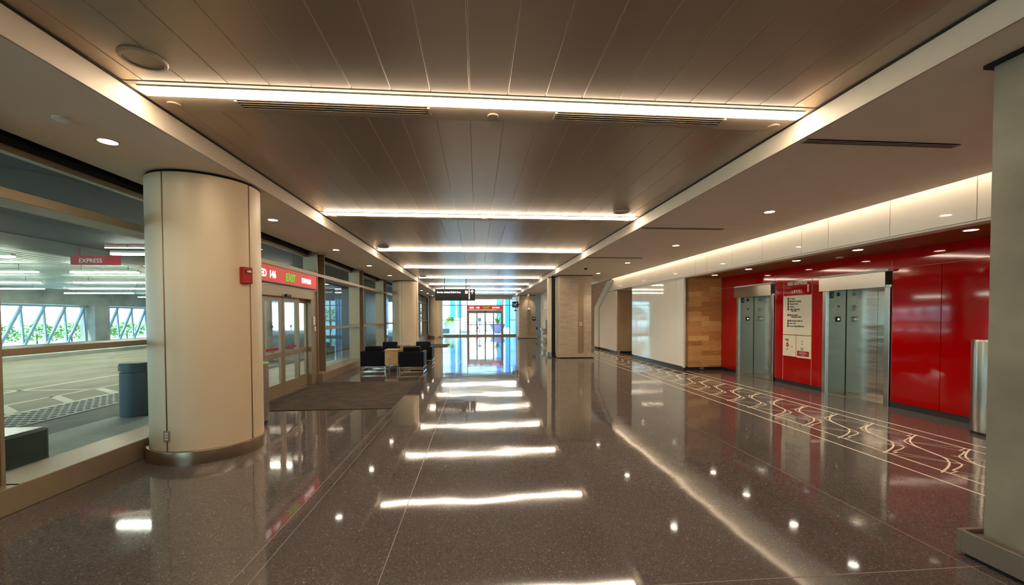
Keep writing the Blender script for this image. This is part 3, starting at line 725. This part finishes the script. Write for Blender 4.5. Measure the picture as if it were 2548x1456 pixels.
# hanging sign
YS = 19.6
r = root('hanging_sign', (-1.0, YS, 2.36), 'black hanging sign reading Service Animal Relief Area with an up arrow', 'sign')
bm = BM(); box(bm, -1.93, -.08, YS, YS + .08, 2.36, 2.90, .004); obj('sign_panel', bm, 'black_matte', r)
bm = BM()
for x in (-1.5, -.5): tube(bm, (x, YS + .04, 2.90), (x, YS + .04, ZC), .018); 
obj('hanger_rod', bm, 'bronze_dark', r)
bm = BM(); box(bm, -1.7, -.3, YS, YS + .08, 3.02, 3.05); obj('hanger_bar', bm, 'bronze_dark', r)
fc = face_cam(YS - .002)
text('wording', 'Service Animal Relief Area', .118, lambda u, v, q: fc(u - 1.84, v + 2.71, q), 'sign_letter_glow', r, sx=.86, bold=.002)
bm = BM(); uv_box(bm, fc, -.545, -.425, 2.69, 2.82, 0, .004); obj('pictogram', bm, 'sign_letter_glow', r)
bm = BM(); prism(bm, [(-.52, 2.72), (-.50, 2.72), (-.495, 2.75), (-.465, 2.75), (-.46, 2.72), (-.445, 2.72), (-.45, 2.775), (-.435, 2.79), (-.45, 2.80), (-.475, 2.775), (-.515, 2.775)], fc, .004, .006); obj('animal_symbol', bm, 'black', r)
bm = BM(); uv_box(bm, fc, -.375, -.335, 2.42, 2.87, 0, .004); obj('divider', bm, 'sign_letter_glow', r)
bm = BM(); prism(bm, [(-.235, 2.67), (-.205, 2.67), (-.205, 2.80), (-.15, 2.755), (-.15, 2.795), (-.22, 2.865), (-.29, 2.795), (-.29, 2.755), (-.235, 2.80)], fc, 0, .004); obj('arrow', bm, 'sign_letter_glow', r)

# ================================================================== RIGHT SIDE OBJECTS
def elevator(ya, yb, zt, label):
    """ya near edge, yb far edge of the opening at the red wall"""
    r = root('elevator_entrance', (7.4, (ya + yb) / 2, 0), label, 'elevator', 'elevator entrances in the red wall')
    j = .09; XD = 7.62
    bm = BM()
    box(bm, 7.17, 7.235, ya, ya + j, 0, 2.10, .002); obj('frame', bm, 'steel_plain', r)
    bm = BM(); box(bm, 7.17, 7.235, yb - j, yb, 0, 2.10, .002)
    obj('frame', bm, 'steel_plain', r)
    bm = BM(); box(bm, 7.235, XD + .06, ya, ya + j, 0, 2.10); jn = obj('jamb', bm, 'steel_wall', r)
    bm = BM(); box(bm, 7.235, XD + .06, yb - j, yb, 0, 2.10); jf = obj('jamb', bm, 'steel_jamb_shaded', r)
    bm = BM(); box(bm, 7.2, XD + .06, ya, yb, 2.10, 2.14); obj('head_lining', bm, 'steel_plain', r)
    ym = (ya + yb) / 2 - .06
    bm = BM(); box(bm, XD, XD + .03, ym + .003, yb - j, .012, 2.10); obj('door_panel', bm, 'steel_wall', r)
    bm = BM(); box(bm, XD, XD + .03, ya + j, ym - .003, .012, 2.10); obj('door_panel', bm, 'steel_wall', r)
    bm = BM(); box(bm, XD - .004, XD + .004, yb - j - .012, yb - j, .01, 2.10); obj('door_gap_line', bm, 'black', r)  # black strip put in for the dark gap at the inner corner
    bm = BM(); box(bm, 7.235, XD + .03, ya + j, yb - j, 0, .010); obj('sill_plate', bm, 'steel_plain', r)
    bm = BM(); box(bm, 7.125, 7.198, ya + .05, yb + .05, 2.10, 2.372, .003); hd = obj('header_panel', bm, 'steel_plain', r)
    bm = BM(); box(bm, 7.10, 7.199, ya - .03, yb + .01, 2.374, 2.412, .002); obj('header_cap', bm, 'white_paint', r)
    fc = face_cam(yb - j - .001)
    bm = BM(); uv_box(bm, fc, 7.25, 7.33, 1.96, 2.09, 0, .008); fs = obj('floor_plate', bm, 'black', jf)
    bm = BM(); prism(bm, [(7.44 + .045 * math.cos(q * PI / 5 + PI / 2) * (1 if q % 2 == 0 else .6), 2.04 + .05 * math.sin(q * PI / 5 + PI / 2) * (1 if q % 2 == 0 else .6)) for q in range(10)], fc, 0, .008); obj('star_plate', bm, 'black', jf)
    bm = BM(); uv_box(bm, fc, 7.41, 7.47, 1.70, 1.82, 0, .006); obj('indicator_plate', bm, 'white_plastic', jf)
    bm = BM(); uv_box(bm, fc, 7.42, 7.46, 1.77, 1.81, .006, .009); obj('indicator_light', bm, 'black', jf)
    bm = BM(); uv_box(bm, fc, 7.385, 7.485, 1.47, 1.58, 0, .012); obj('call_plate', bm, 'black', jf)
    bm = BM(); cyl(bm, (7.435, yb - j - .016, 1.525), .018, .012, 16, 'Y'); obj('call_button', bm, 'sign_letter_glow', jf)
    text('floor_number', '1', .10, lambda u, v, q: fc(u + 7.27, v + 1.985, q + .009), 'white_ink', jf)
elevator(6.72, 8.14, 2.1, 'stainless steel elevator entrance nearer the camera, right of the directory panel')
elevator(9.59, 11.04, 2.1, 'stainless steel elevator entrance left of the directory panel, beside the wood wall')

# directory
r = root('directory_sign', (XRED, 8.87, 1.5), 'cream directory panel headed RED EXPRESS LEVEL 1 between the elevators', 'sign')
ys0, ys1 = 8.45, 9.29
bm = BM(); fnr = face_left(XRED, 9.285, 0)   # u from the far (left) edge
uv_box(bm, fnr, 0, .83, 1.17, 2.06, 0, .012); obj('list_panel', bm, 'cream', r)
bm = BM(); uv_box(bm, fnr, 0, .40, .67, 1.155, 0, .012); obj('map_panel', bm, 'cream', r)
bm = BM(); uv_box(bm, fnr, .42, .83, .66, 1.155, 0, .012); obj('notice_panel', bm, 'cream', r)
bm = BM(); uv_box(bm, fnr, .445, .785, .70, .815, .012, .014); obj('notice_band', bm, 'ink_red', r)
bm = BM(); uv_box(bm, fnr, -.004, .002, .10, 2.41, .0, .004); uv_box(bm, fnr, .832, .838, .10, 2.41, 0, .004); obj('edge_line', bm, 'seam_light', r)
tf = lambda du, dv, w0=.013: (lambda u, v, q: fnr(u + du, v + dv, q + w0))
text('heading', 'RED EXPRESS', .098, tf(.125, 2.30, .003), 'white_ink', r, bold=.003)
text('heading', 'L E V E L', .082, tf(.26, 2.125, .003), 'white_ink', r, bold=.003)
text('level_number', '1', .23, tf(.67, 2.125, .003), 'white_ink', r, bold=.005)
rows = [(1.975, 'To Gates', 0), (1.915, 'Dining / Shopping', 1), (1.855, 'Marriott Hotel', 0), (1.795, 'Parking', 0), (1.735, 'Airlines Departing', 0), (1.70, 'Bag Claim', 9), (1.60, 'Red Express', 1), (1.56, 'Departures Lobby', 9), (1.47, 'Red Express Pick Up', 1), (1.41, 'Uber / Lyft', 0), (1.35, 'Service Animal Relief Area', 0)]
bm = BM()
for z, s_, k in rows:
    text('list_line', s_, .046, tf(.26 if k in (1, 9) else .215, z), 'ink', r, sx=.86)
    if k != 9: uv_box(bm, fnr, .14, .185, z - .006, z + .040, .012, .014)
    if k == 1: uv_box(bm, fnr, .205, .245, z - .004, z + .036, .012, .014)
obj('list_icon', bm, 'ink', r)
bm = BM()
cx, cz = .15, .93
prism(bm, [(cx + .045 * math.cos(q * PI / 3 + PI / 2), cz + .055 * math.sin(q * PI / 3 + PI / 2)) for q in range(6)], fnr, .012, .014); obj('crest', bm, 'ink_red', r)
bm = BM(); prism(bm, [(cx - .02, cz), (cx - .005, cz - .025), (cx + .025, cz + .02), (cx + .015, cz + .026), (cx - .005, cz - .005), (cx - .013, cz + .008)], fnr, .014, .016); obj('crest_mark', bm, 'cream', r)
bm = BM(); prism(bm, [(cx - .012, cz + .058), (cx + .012, cz + .058), (cx, cz + .085)], fnr, .012, .014); uv_box(bm, fnr, .28, .30, .88, .91, .012, .014)
for z in (.965, 1.03):
    prism(bm, [(.59 + .014 * math.cos(q * PI / 4), z + .014 * math.sin(q * PI / 4)) for q in range(8)], fnr, .012, .014)
obj('map_marks', bm, 'ink', r)
text('small_print', 'Evacuation', .026, tf(.08, 1.055), 'ink', r); text('small_print', 'Route Map', .026, tf(.085, 1.03), 'ink', r); text('small_print', 'Level 1', .024, tf(.11, .82), 'ink', r)
text('small_print', 'Notice', .03, tf(.555, .86), 'ink', r); text('small_print', 'elevator', .02, tf(.55, .835), 'ink', r)
for z, s_ in ((.785, 'In Case of Fire'), (.755, 'Do Not Use Elevators'), (.722, 'Use Stairs')): text('notice_line', s_, .026, tf(.615, z, .015), 'white_ink', r, align='CENTER')

# steel bin at right
bin_(6.90, 4.97, .26, 1.27, 'steel_plain', 'tall stainless steel cylinder bin against the red wall, half hidden by the near pillar')
# outlet in the base under the wood return
bm = BM(); box(bm, 6.56, 6.68, 11.815, 11.83, .025, .085, .002); obj('wall_outlet', bm, 'steel_plain', None, 'small steel power outlet plate low in the dark baseboard under the wood wall', 'outlet')
downlight(6.75, 16.3, ZF, 'recessed downlight inside the alcove of the white wall', None, 12)
# exit lamp in recess
bm = BM(); box(bm, 6.12, 6.20, 16.0, 16.06, 2.40, 2.58, .005); obj('wall_lamp', bm, 'white_plastic', None, 'small white fitting hung at the top of the recess in the white wall', 'lamp')
# bottle-filler fountain by the far white wall
FX = XW - .05
r = root('drinking_fountain', (XW - .2, 25.9, .0), 'steel drinking fountain on the white wall behind the round column', 'fountain')
bm = BM(); box(bm, XW - .38, FX, 25.6, 26.2, .78, .86, .01); box(bm, XW - .28, FX, 25.65, 26.15, .5, .78, .03); obj('basin', bm, 'steel_plain', r)
bm = BM(); box(bm, XW - .04, FX, 25.65, 26.15, .86, 1.4, .005); obj('bottle_filler', bm, 'black', r)
bm = BM(); tube(bm, (XW - .3, 25.8, .86), (XW - .3, 25.8, .98), .012); tube(bm, (XW - .3, 25.8, .98), (XW - .2, 25.8, 1.0), .012); obj('spout', bm, 'chrome', r)
bm = BM(); box(bm, XW - .30, FX, 25.5, 26.3, .08, .3, .004); obj('kick_panel', bm, 'steel_plain', r)
# far pillar fittings
bm = BM(); box(bm, 4.10, 4.32, 30.77, 30.80, 1.30, 1.58, .003); q = obj('room_sign', bm, 'black', None, 'small black sign on the right of the farthest square pillar', 'sign')
bm = BM(); prism(bm, [(4.21 + .055 * math.cos(k * PI / 8), 1.47 + .06 * math.sin(k * PI / 8)) for k in range(16)], face_cam(30.77), 0, .004); obj('symbol', bm, 'white_ink', q)
r = root('wall_speaker', (3.83, 30.7, 2.1), 'cone shaped wall fitting high on the farthest square pillar', 'fitting')
bm = BM(); lathe(bm, (3.83, 30.68, 2.12), [(.0, .22), (.03, .20), (.05, .06), (.15, .02), (.15, 0), (0, 0)], 24); obj('cone', bm, 'white_plastic', r)
bm = BM(); cyl(bm, (3.83, 30.68, 2.105), .10, .03, 24); obj('lens', bm, 'black', r)
# dog pictogram flag sign + dome
r = root('flag_sign', (2.76, 30.6, 2.28), 'square black sign with a white dog symbol beside the farthest pillar', 'sign')
bm = BM(); box(bm, 2.58, 3.04, 30.55, 30.60, 2.28, 2.72, .004); obj('sign_panel', bm, 'black', r)
bm = BM(); box(bm, 3.04, 3.12, 30.56, 30.86, 2.45, 2.55); obj('bracket', bm, 'bronze_dark', r)
D = [(-.13, -.13), (-.09, -.13), (-.08, -.03), (.03, -.03), (.03, -.13), (.07, -.13), (.08, .02), (.14, .08), (.13, .12), (.06, .14), (.03, .07), (-.09, .05), (-.14, .12), (-.15, .10), (-.12, .02)]
bm = BM(); prism(bm, D, lambda u, v, q: face_cam(30.548, 2.80, 2.49)(u, v, q), 0, .004); obj('dog_symbol', bm, 'white_ink', r)
bm = BM(); lathe(bm, (2.82, 30.6, 2.1), [(.0, -.10), (.05, -.09), (.10, -.05), (.12, 0)], 24); cyl(bm, (2.82, 30.6, 2.19), .02, .18, 10)
obj('dome_camera', bm, 'black', None, 'black half dome camera hung below the dog sign', 'camera')
bm = BM(); box(bm, 4.38, 4.9, 33.6, 33.7, .55, .75, .02); obj('wall_handle_box', bm, 'blue_panel', None, 'dark blue low box beyond the farthest pillar', 'box')

# ================================================================== OUTSIDE LEFT: covered driveway
bm = BM(); box(bm, -26, -7.68, -6, 60, -.2, 0); struct('road', bm, 'asphalt')
bm = BM(); box(bm, -7.68, -4.25, -6, 36, -.2, .004); struct('sidewalk', bm, 'sidewalk_dark')
bm = BM(); box(bm, -5.85, -4.27, -6, 7.22, .004, .010); box(bm, -6.4, -4.27, 9.0, 36, .004, .010); struct('sidewalk_paving', bm, 'sidewalk')
bm = BM()
for x, wd in ((-7.72, .10), (-8.65, .10), (-10.1, .12)): curve_ribbon(bm, [(x, -6), (x, 40)], wd, .003)
for q in range(-4, 16): curve_ribbon(bm, [(-7.75, 7.65 + .98 * q), (-8.65, 8.32 + .98 * q)], .16, .003)
curve_ribbon(bm, [(-8.65, 10.12), (-10.4, 10.1)], .10, .003)
struct('road_marking', bm, 'road_paint')
bm = BM(); box(bm, -7.62, -6.68, -6, 30, .004, .016); tp = struct('tactile_paving', bm, 'sidewalk')
bm = BM()
yy = 0.5
while yy < 16:
    for q in range(7): box(bm, -7.55 + q * .12, -7.49 + q * .12, yy, yy + .05, .016, .024)
    yy += .15
obj('tactile_ribs', bm, 'tactile', tp)
bm = BM(); box(bm, -17.9, -17.3, -6, 50, 0, .16); struct('kerb', bm, 'sidewalk')
bm = BM(); box(bm, -25, -17.9, -6, 50, 0, .14); struct('median', bm, 'sidewalk_dark')
# bollards, bench
def bollard(x, y, label):
    r = root('bollard', (x, y, 0), label, 'bollard', 'grey bollards outside the windows')
    bm = BM(); lathe(bm, (x, y, .016), [(.19, 0), (.185, .70), (.17, .71), (.17, .73)], 40); obj('post', bm, 'bollard_paint', r)
    bm = BM(); lathe(bm, (x, y, .016), [(.17, .73), (.195, .735), (.195, .82), (.18, .855), (0, .86)], 40); obj('cap', bm, 'bollard_paint', r)
bollard(-5.60, 7.32, 'thick grey concrete bollard outside the window beside the round column')
bollard(-6.5, 12.6, 'thick grey bollard on the pavement outside the second window')
bm = BM(); box(bm, -6.2, -4.68, 2.8, 4.97, .012, .42, .03, 2); obj('stone_bench', bm, 'bench_stone', None, 'dark polished stone bench block outside the near window', 'bench')
# canopy: near dark, far light deck
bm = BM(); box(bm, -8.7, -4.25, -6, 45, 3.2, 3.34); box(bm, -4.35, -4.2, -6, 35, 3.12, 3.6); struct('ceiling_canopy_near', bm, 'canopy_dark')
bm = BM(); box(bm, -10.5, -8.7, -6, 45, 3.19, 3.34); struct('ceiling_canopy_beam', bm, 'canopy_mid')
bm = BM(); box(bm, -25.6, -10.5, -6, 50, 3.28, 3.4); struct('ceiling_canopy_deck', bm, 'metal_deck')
bm = BM(); box(bm, -25.4, -24.7, -6, 50, 2.42, 3.28); struct('canopy_beam', bm, 'concrete_out')
rows_ = [(10.65, -10.7, -13.5), (14.1, -13.5, -17.0), (18.2, -17.35, -20.8), (22.1, -20.9, -24.2)]
rows2 = [(14.1, -12.54, -10.6), (18.2, -16.08, -12.6), (21.9, -19.56, -16.0), (25.9, -23.4, -19.75), (30.7, -23.1, -20.5)]
bm_l = 0
def outside_light(y, xa, xb, z, label):
    r = root('canopy_light', ((xa + xb) / 2, y, z), label, 'light', 'linear lights under the driveway canopy')
    bm = BM(); box(bm, xa, xb, y - .05, y + .05, z, z + .05); obj('lamp_body', bm, 'white_paint', r)
    bm = BM(); box(bm, xa, xb, y - .045, y + .045, z - .04, z); obj('diffuser', bm, 'outside_glow', r)
    top = 3.28 if min(xa, xb) < -10.5 else 3.2
    for q in (.15, .85):
        xm = xa + (xb - xa) * q; bm = BM(); tube(bm, (xm, y, z + .04), (xm, y, top), .01); obj('hanger_rod', bm, 'steel_plain', r)
for k, (y, a, b) in enumerate(rows_): outside_light(y, a, b, 3.05, 'driveway canopy light of the left run in the near window, %s row away' % ORD[k])
for k, (y, a, b) in enumerate(rows2): outside_light(y, a, b, 3.05, 'driveway canopy light of the right run in the near window, %s row away' % ORD[k])
outside_light(9.86, -7.94, -5.8, 3.02, 'yellowish canopy light close outside the near window beside the round column')
outside_light(13.5, -8.6, -5.8, 3.02, 'canopy light outside the window beyond the sliding doors')
outside_light(6.7, -13.5, -10.9, 3.05, 'canopy light over the driveway at the left edge of the view')
# EXPRESS sign hung under the canopy
r = root('hanging_sign', (-8.8, 10.5, 2.83), 'red sign reading EXPRESS hung under the driveway canopy', 'sign')
bm = BM(); box(bm, -9.35, -8.31, 10.5, 10.56, 2.84, 3.05); box(bm, -9.2, -9.17, 10.52, 10.54, 3.05, 3.195); box(bm, -8.5, -8.47, 10.52, 10.54, 3.05, 3.2); obj('sign_panel', bm, 'ink_red', r)
text('wording', 'EXPRESS', .135, lambda u, v, q: face_cam(10.498, -9.17, 2.89)(u, v, q), 'white_ink', r)
bm = BM(); box(bm, -8.8, -6.2, 24, 30, .01, 3.18); obj('dark_backdrop', bm, 'backdrop', None, 'added dark blue grey enclosure outside, seen through the window beyond the sliding doors', 'backdrop')  # block added outside to darken what shows through this window
# concrete pillars and truss screens at the far edge
for k, y in enumerate((29.6, 17.1, 42.1)):
    bm = BM(); box(bm, -25.4, -24.5, y - .55, y + .55, 0, 2.42); obj('concrete_pillar', bm, 'concrete_out', None, ['pale concrete pillar between the two truss screens across the driveway', 'pale concrete pillar across the driveway, beyond the left edge', 'distant pale concrete pillar across the driveway'][k], 'pillar')
for n_, (ya, yb, lab) in enumerate(((17.7, 29.0, 'left pale blue truss screen of leaning bars across the driveway'), (30.2, 41.5, 'right pale blue truss screen of leaning bars beside the concrete pillar'))):
    r = root('truss_screen', (-25, (ya + yb) / 2, 0), lab, 'screen', 'truss screens across the driveway')
    bm = BM(); box(bm, -25.1, -24.9, ya, yb, 2.28, 2.40); box(bm, -25.1, -24.9, ya, yb, 0, .12); obj('rail', bm, 'truss_paint', r)
    ty = 31.4 if n_ else 17.82
    while ty < yb:
        bm = BM(); beam(bm, (-25, ty, 2.28), (-25, max(ty - 1.12, ya), .12), .10, .12); obj('brace', bm, 'truss_paint', r)
        bm = BM(); beam(bm, (-25.05, ty, 2.28), (-25.05, min(ty + .12, yb), .12), .08, .09); obj('brace', bm, 'truss_paint', r)
        ty += 1.23
bm = BM(); lathe(bm, (-7.6, 15.2, 0), [(.45, 0), (.45, 3.2)], 40); obj('concrete_column', bm, 'concrete_out', None, 'round concrete column outside, seen through the sliding doors', 'column')

# vegetation
def foliage(bm, c, rad, n, size, flat=1.0):
    for _ in range(n):
        th = random.uniform(0, 2 * PI); ph = math.acos(random.uniform(-.6, 1)); q = rad * random.uniform(.55, 1)
        p = Vector((c[0] + q * math.sin(ph) * math.cos(th), c[1] + q * math.sin(ph) * math.sin(th), c[2] + flat * q * math.cos(ph)))
        d = Vector((random.uniform(-1, 1), random.uniform(-1, 1), random.uniform(-.3, 1))).normalized(); e = d.orthogonal().normalized()
        s_ = size * random.uniform(.6, 1.3)
        vs = [bm.verts.new(p + e * s_ * .4), bm.verts.new(p + d * s_), bm.verts.new(p - e * s_ * .4), bm.verts.new(p - d * s_ * .5)]
        bm.faces.new(vs)
LAB = ['left edge of the left truss opening', 'first brace gap', 'second brace gap', 'third brace gap', 'fourth brace gap', 'gap before the concrete pillar', 'right truss opening, left part', 'right truss opening, middle', 'right truss opening, right part']
for k in range(9):
    y = [24.5, 26.8, 29.1, 31.4, 33.7, 36.0, 38.3, 40.6, 42.9][k]; x = -28.0
    r = root('shrub', (x, y, 0), 'leafy green shrub beyond the driveway, at the %s' % LAB[k], 'shrub', 'shrubs beyond the driveway')
    bm = BM(); foliage(bm, (x, y, .55), .95, 420, .12, .8); obj('foliage', bm, 'leaf', r)
    bm = BM(); tube(bm, (x, y, -.05), (x, y, .6), .04); obj('stem', bm, 'bark', r)
bm = BM(); box(bm, -60, -25.6, -10, 80, -.25, -.02); struct('ground', bm, 'plaza')
bm = BM(); box(bm, -46, -45.5, -10, 80, 0, 2.2); struct('wall_distant', bm, 'facade')

# ================================================================== OUTSIDE FAR END: sunny plaza
bm = BM(); box(bm, -25, 30, 35.3, 80, -.2, -.01); struct('plaza', bm, 'plaza')
bld = root('plaza_building', (4, 62, 0), 'pale building with blue glazing across the sunny plaza', 'building')
bm = BM(); box(bm, -8, 20, 62, 66, 0, 9); obj('wall', bm, 'facade', bld)
bm = BM()
for x in (-3.9, -2.9): box(bm, x, x + .7, 61.9, 62, 1.5, 7)
obj('glazing', bm, 'facade_blue', bld)
bm = BM()
for x in (2.9, 4.2): box(bm, x, x + .8, 61.9, 62, 0, 7)
obj('glazing', bm, 'blue_panel', bld)
bm = BM(); box(bm, 3.4, 3.6, 36.6, 44, 0, 3.4); struct('wall_plaza_side', bm, 'facade_blue')
r = root('planter', (2.0, 41.0, 0), 'large grey purple bowl planter with a tropical plant outside the far doors', 'planter')
bm = BM(); lathe(bm, (2.0, 41, -.01), [(.25, 0), (.45, .2), (.68, .6), (.78, .9), (.72, .9), (.6, .75)], 40); obj('bowl', bm, 'purple_glaze', r)
bm = BM(); cyl(bm, (2, 41, .76), .62, .04, 30); obj('soil', bm, 'bark', r)
bm = BM()
for k in range(16):
    th = k * 2.4; L_ = random.uniform(.7, 1.3); p0 = Vector((2, 41, .8)); dr = Vector((math.cos(th) * .45, math.sin(th) * .45, 1)).normalized()
    e = Vector((-math.sin(th), math.cos(th), 0)) * .07
    p1 = p0 + dr * L_ * .6; p2 = p0 + dr * L_ + Vector((math.cos(th), math.sin(th), -.3)) * .25
    bm.faces.new([bm.verts.new(p0 - e * .3), bm.verts.new(p0 + e * .3), bm.verts.new(p1 + e), bm.verts.new(p1 - e)])
    bm.faces.new([bm.verts.new(p1 - e), bm.verts.new(p1 + e), bm.verts.new(p2)])
obj('fronds', bm, 'leaf', r)
r = root('planter', (-2.75, 43.0, 0), 'white tiered planter with yellow flowers outside left of the far doors', 'planter')
bm = BM(); lathe(bm, (-2.75, 43, -.01), [(.5, 0), (.62, .3), (.62, .36), (.42, .36), (.60, .95), (.66, 1.05), (.55, 1.05), (.5, .95)], 40); obj('bowl', bm, 'white_paint', r)
bm = BM(); foliage(bm, (-2.75, 43, 1.1), .55, 160, .14, .35); obj('flowers', bm, 'leaf_yellow', r)
bm = BM(); foliage(bm, (-2.7, 43.1, 1.35), .4, 160, .14, .7); obj('foliage', bm, 'leaf', r)
bm = BM(); cyl(bm, (-3.2, 41.5, .23), .5, .44, 32); obj('plaza_stool', bm, 'bollard_paint', None, 'low grey round planter stool outside the far left glass', 'stool')
bm = BM(); box(bm, -1.95, -.5, 41.5, 43, .25, .42, .02); box(bm, -1.75, -.7, 41.8, 42.8, 0, .25); obj('plaza_bench', bm, 'white_paint', None, 'white slab bench outside left of the far doors', 'bench')
r = root('railing', (-.6, 44, 0), 'dark metal railing across the plaza seen through the far doors', 'railing')
bm = BM(); box(bm, -1.2, 2.6, 44, 44.05, 1.02, 1.08); box(bm, -1.2, 2.6, 44, 44.05, .1, .14); obj('rail', bm, 'bollard_paint', r)
for k in range(8):
    bm = BM(); box(bm, -1.2 + k * .53, -1.15 + k * .53, 44, 44.05, 0, 1.02); obj('post', bm, 'bollard_paint', r)
r = root('notice_stand', (.25, 42, 0), 'slim dark notice stand with a red card outside the far doors', 'stand')
bm = BM(); tube(bm, (.25, 42, 0), (.25, 42, 1.5), .025); lathe(bm, (.25, 42, -.01), [(.18, 0), (.18, .03), (.03, .04)], 20); obj('pole', bm, 'black', r)
bm = BM(); box(bm, .0, .14, 41.98, 42.0, .35, .65); obj('card', bm, 'alarm_red', r)
bm = BM(); box(bm, .08, .42, 41.97, 42.0, 1.15, 1.5); obj('board', bm, 'bollard_paint', r)
for x, y, lab in ((-5.2, 44, 'green tree left of the plaza seen through the far left glass'), (8.5, 50, 'green tree right across the plaza'), (-11, 40, 'green tree outside beyond the far round column')):
    r = root('tree', (x, y, 0), lab, 'tree')
    bm = BM(); foliage(bm, (x, y, 1.6), 1.3, 500, .16, .9); obj('crown', bm, 'leaf', r)
    bm = BM(); tube(bm, (x, y, 0), (x, y, 1.4), .09); obj('trunk', bm, 'bark', r)
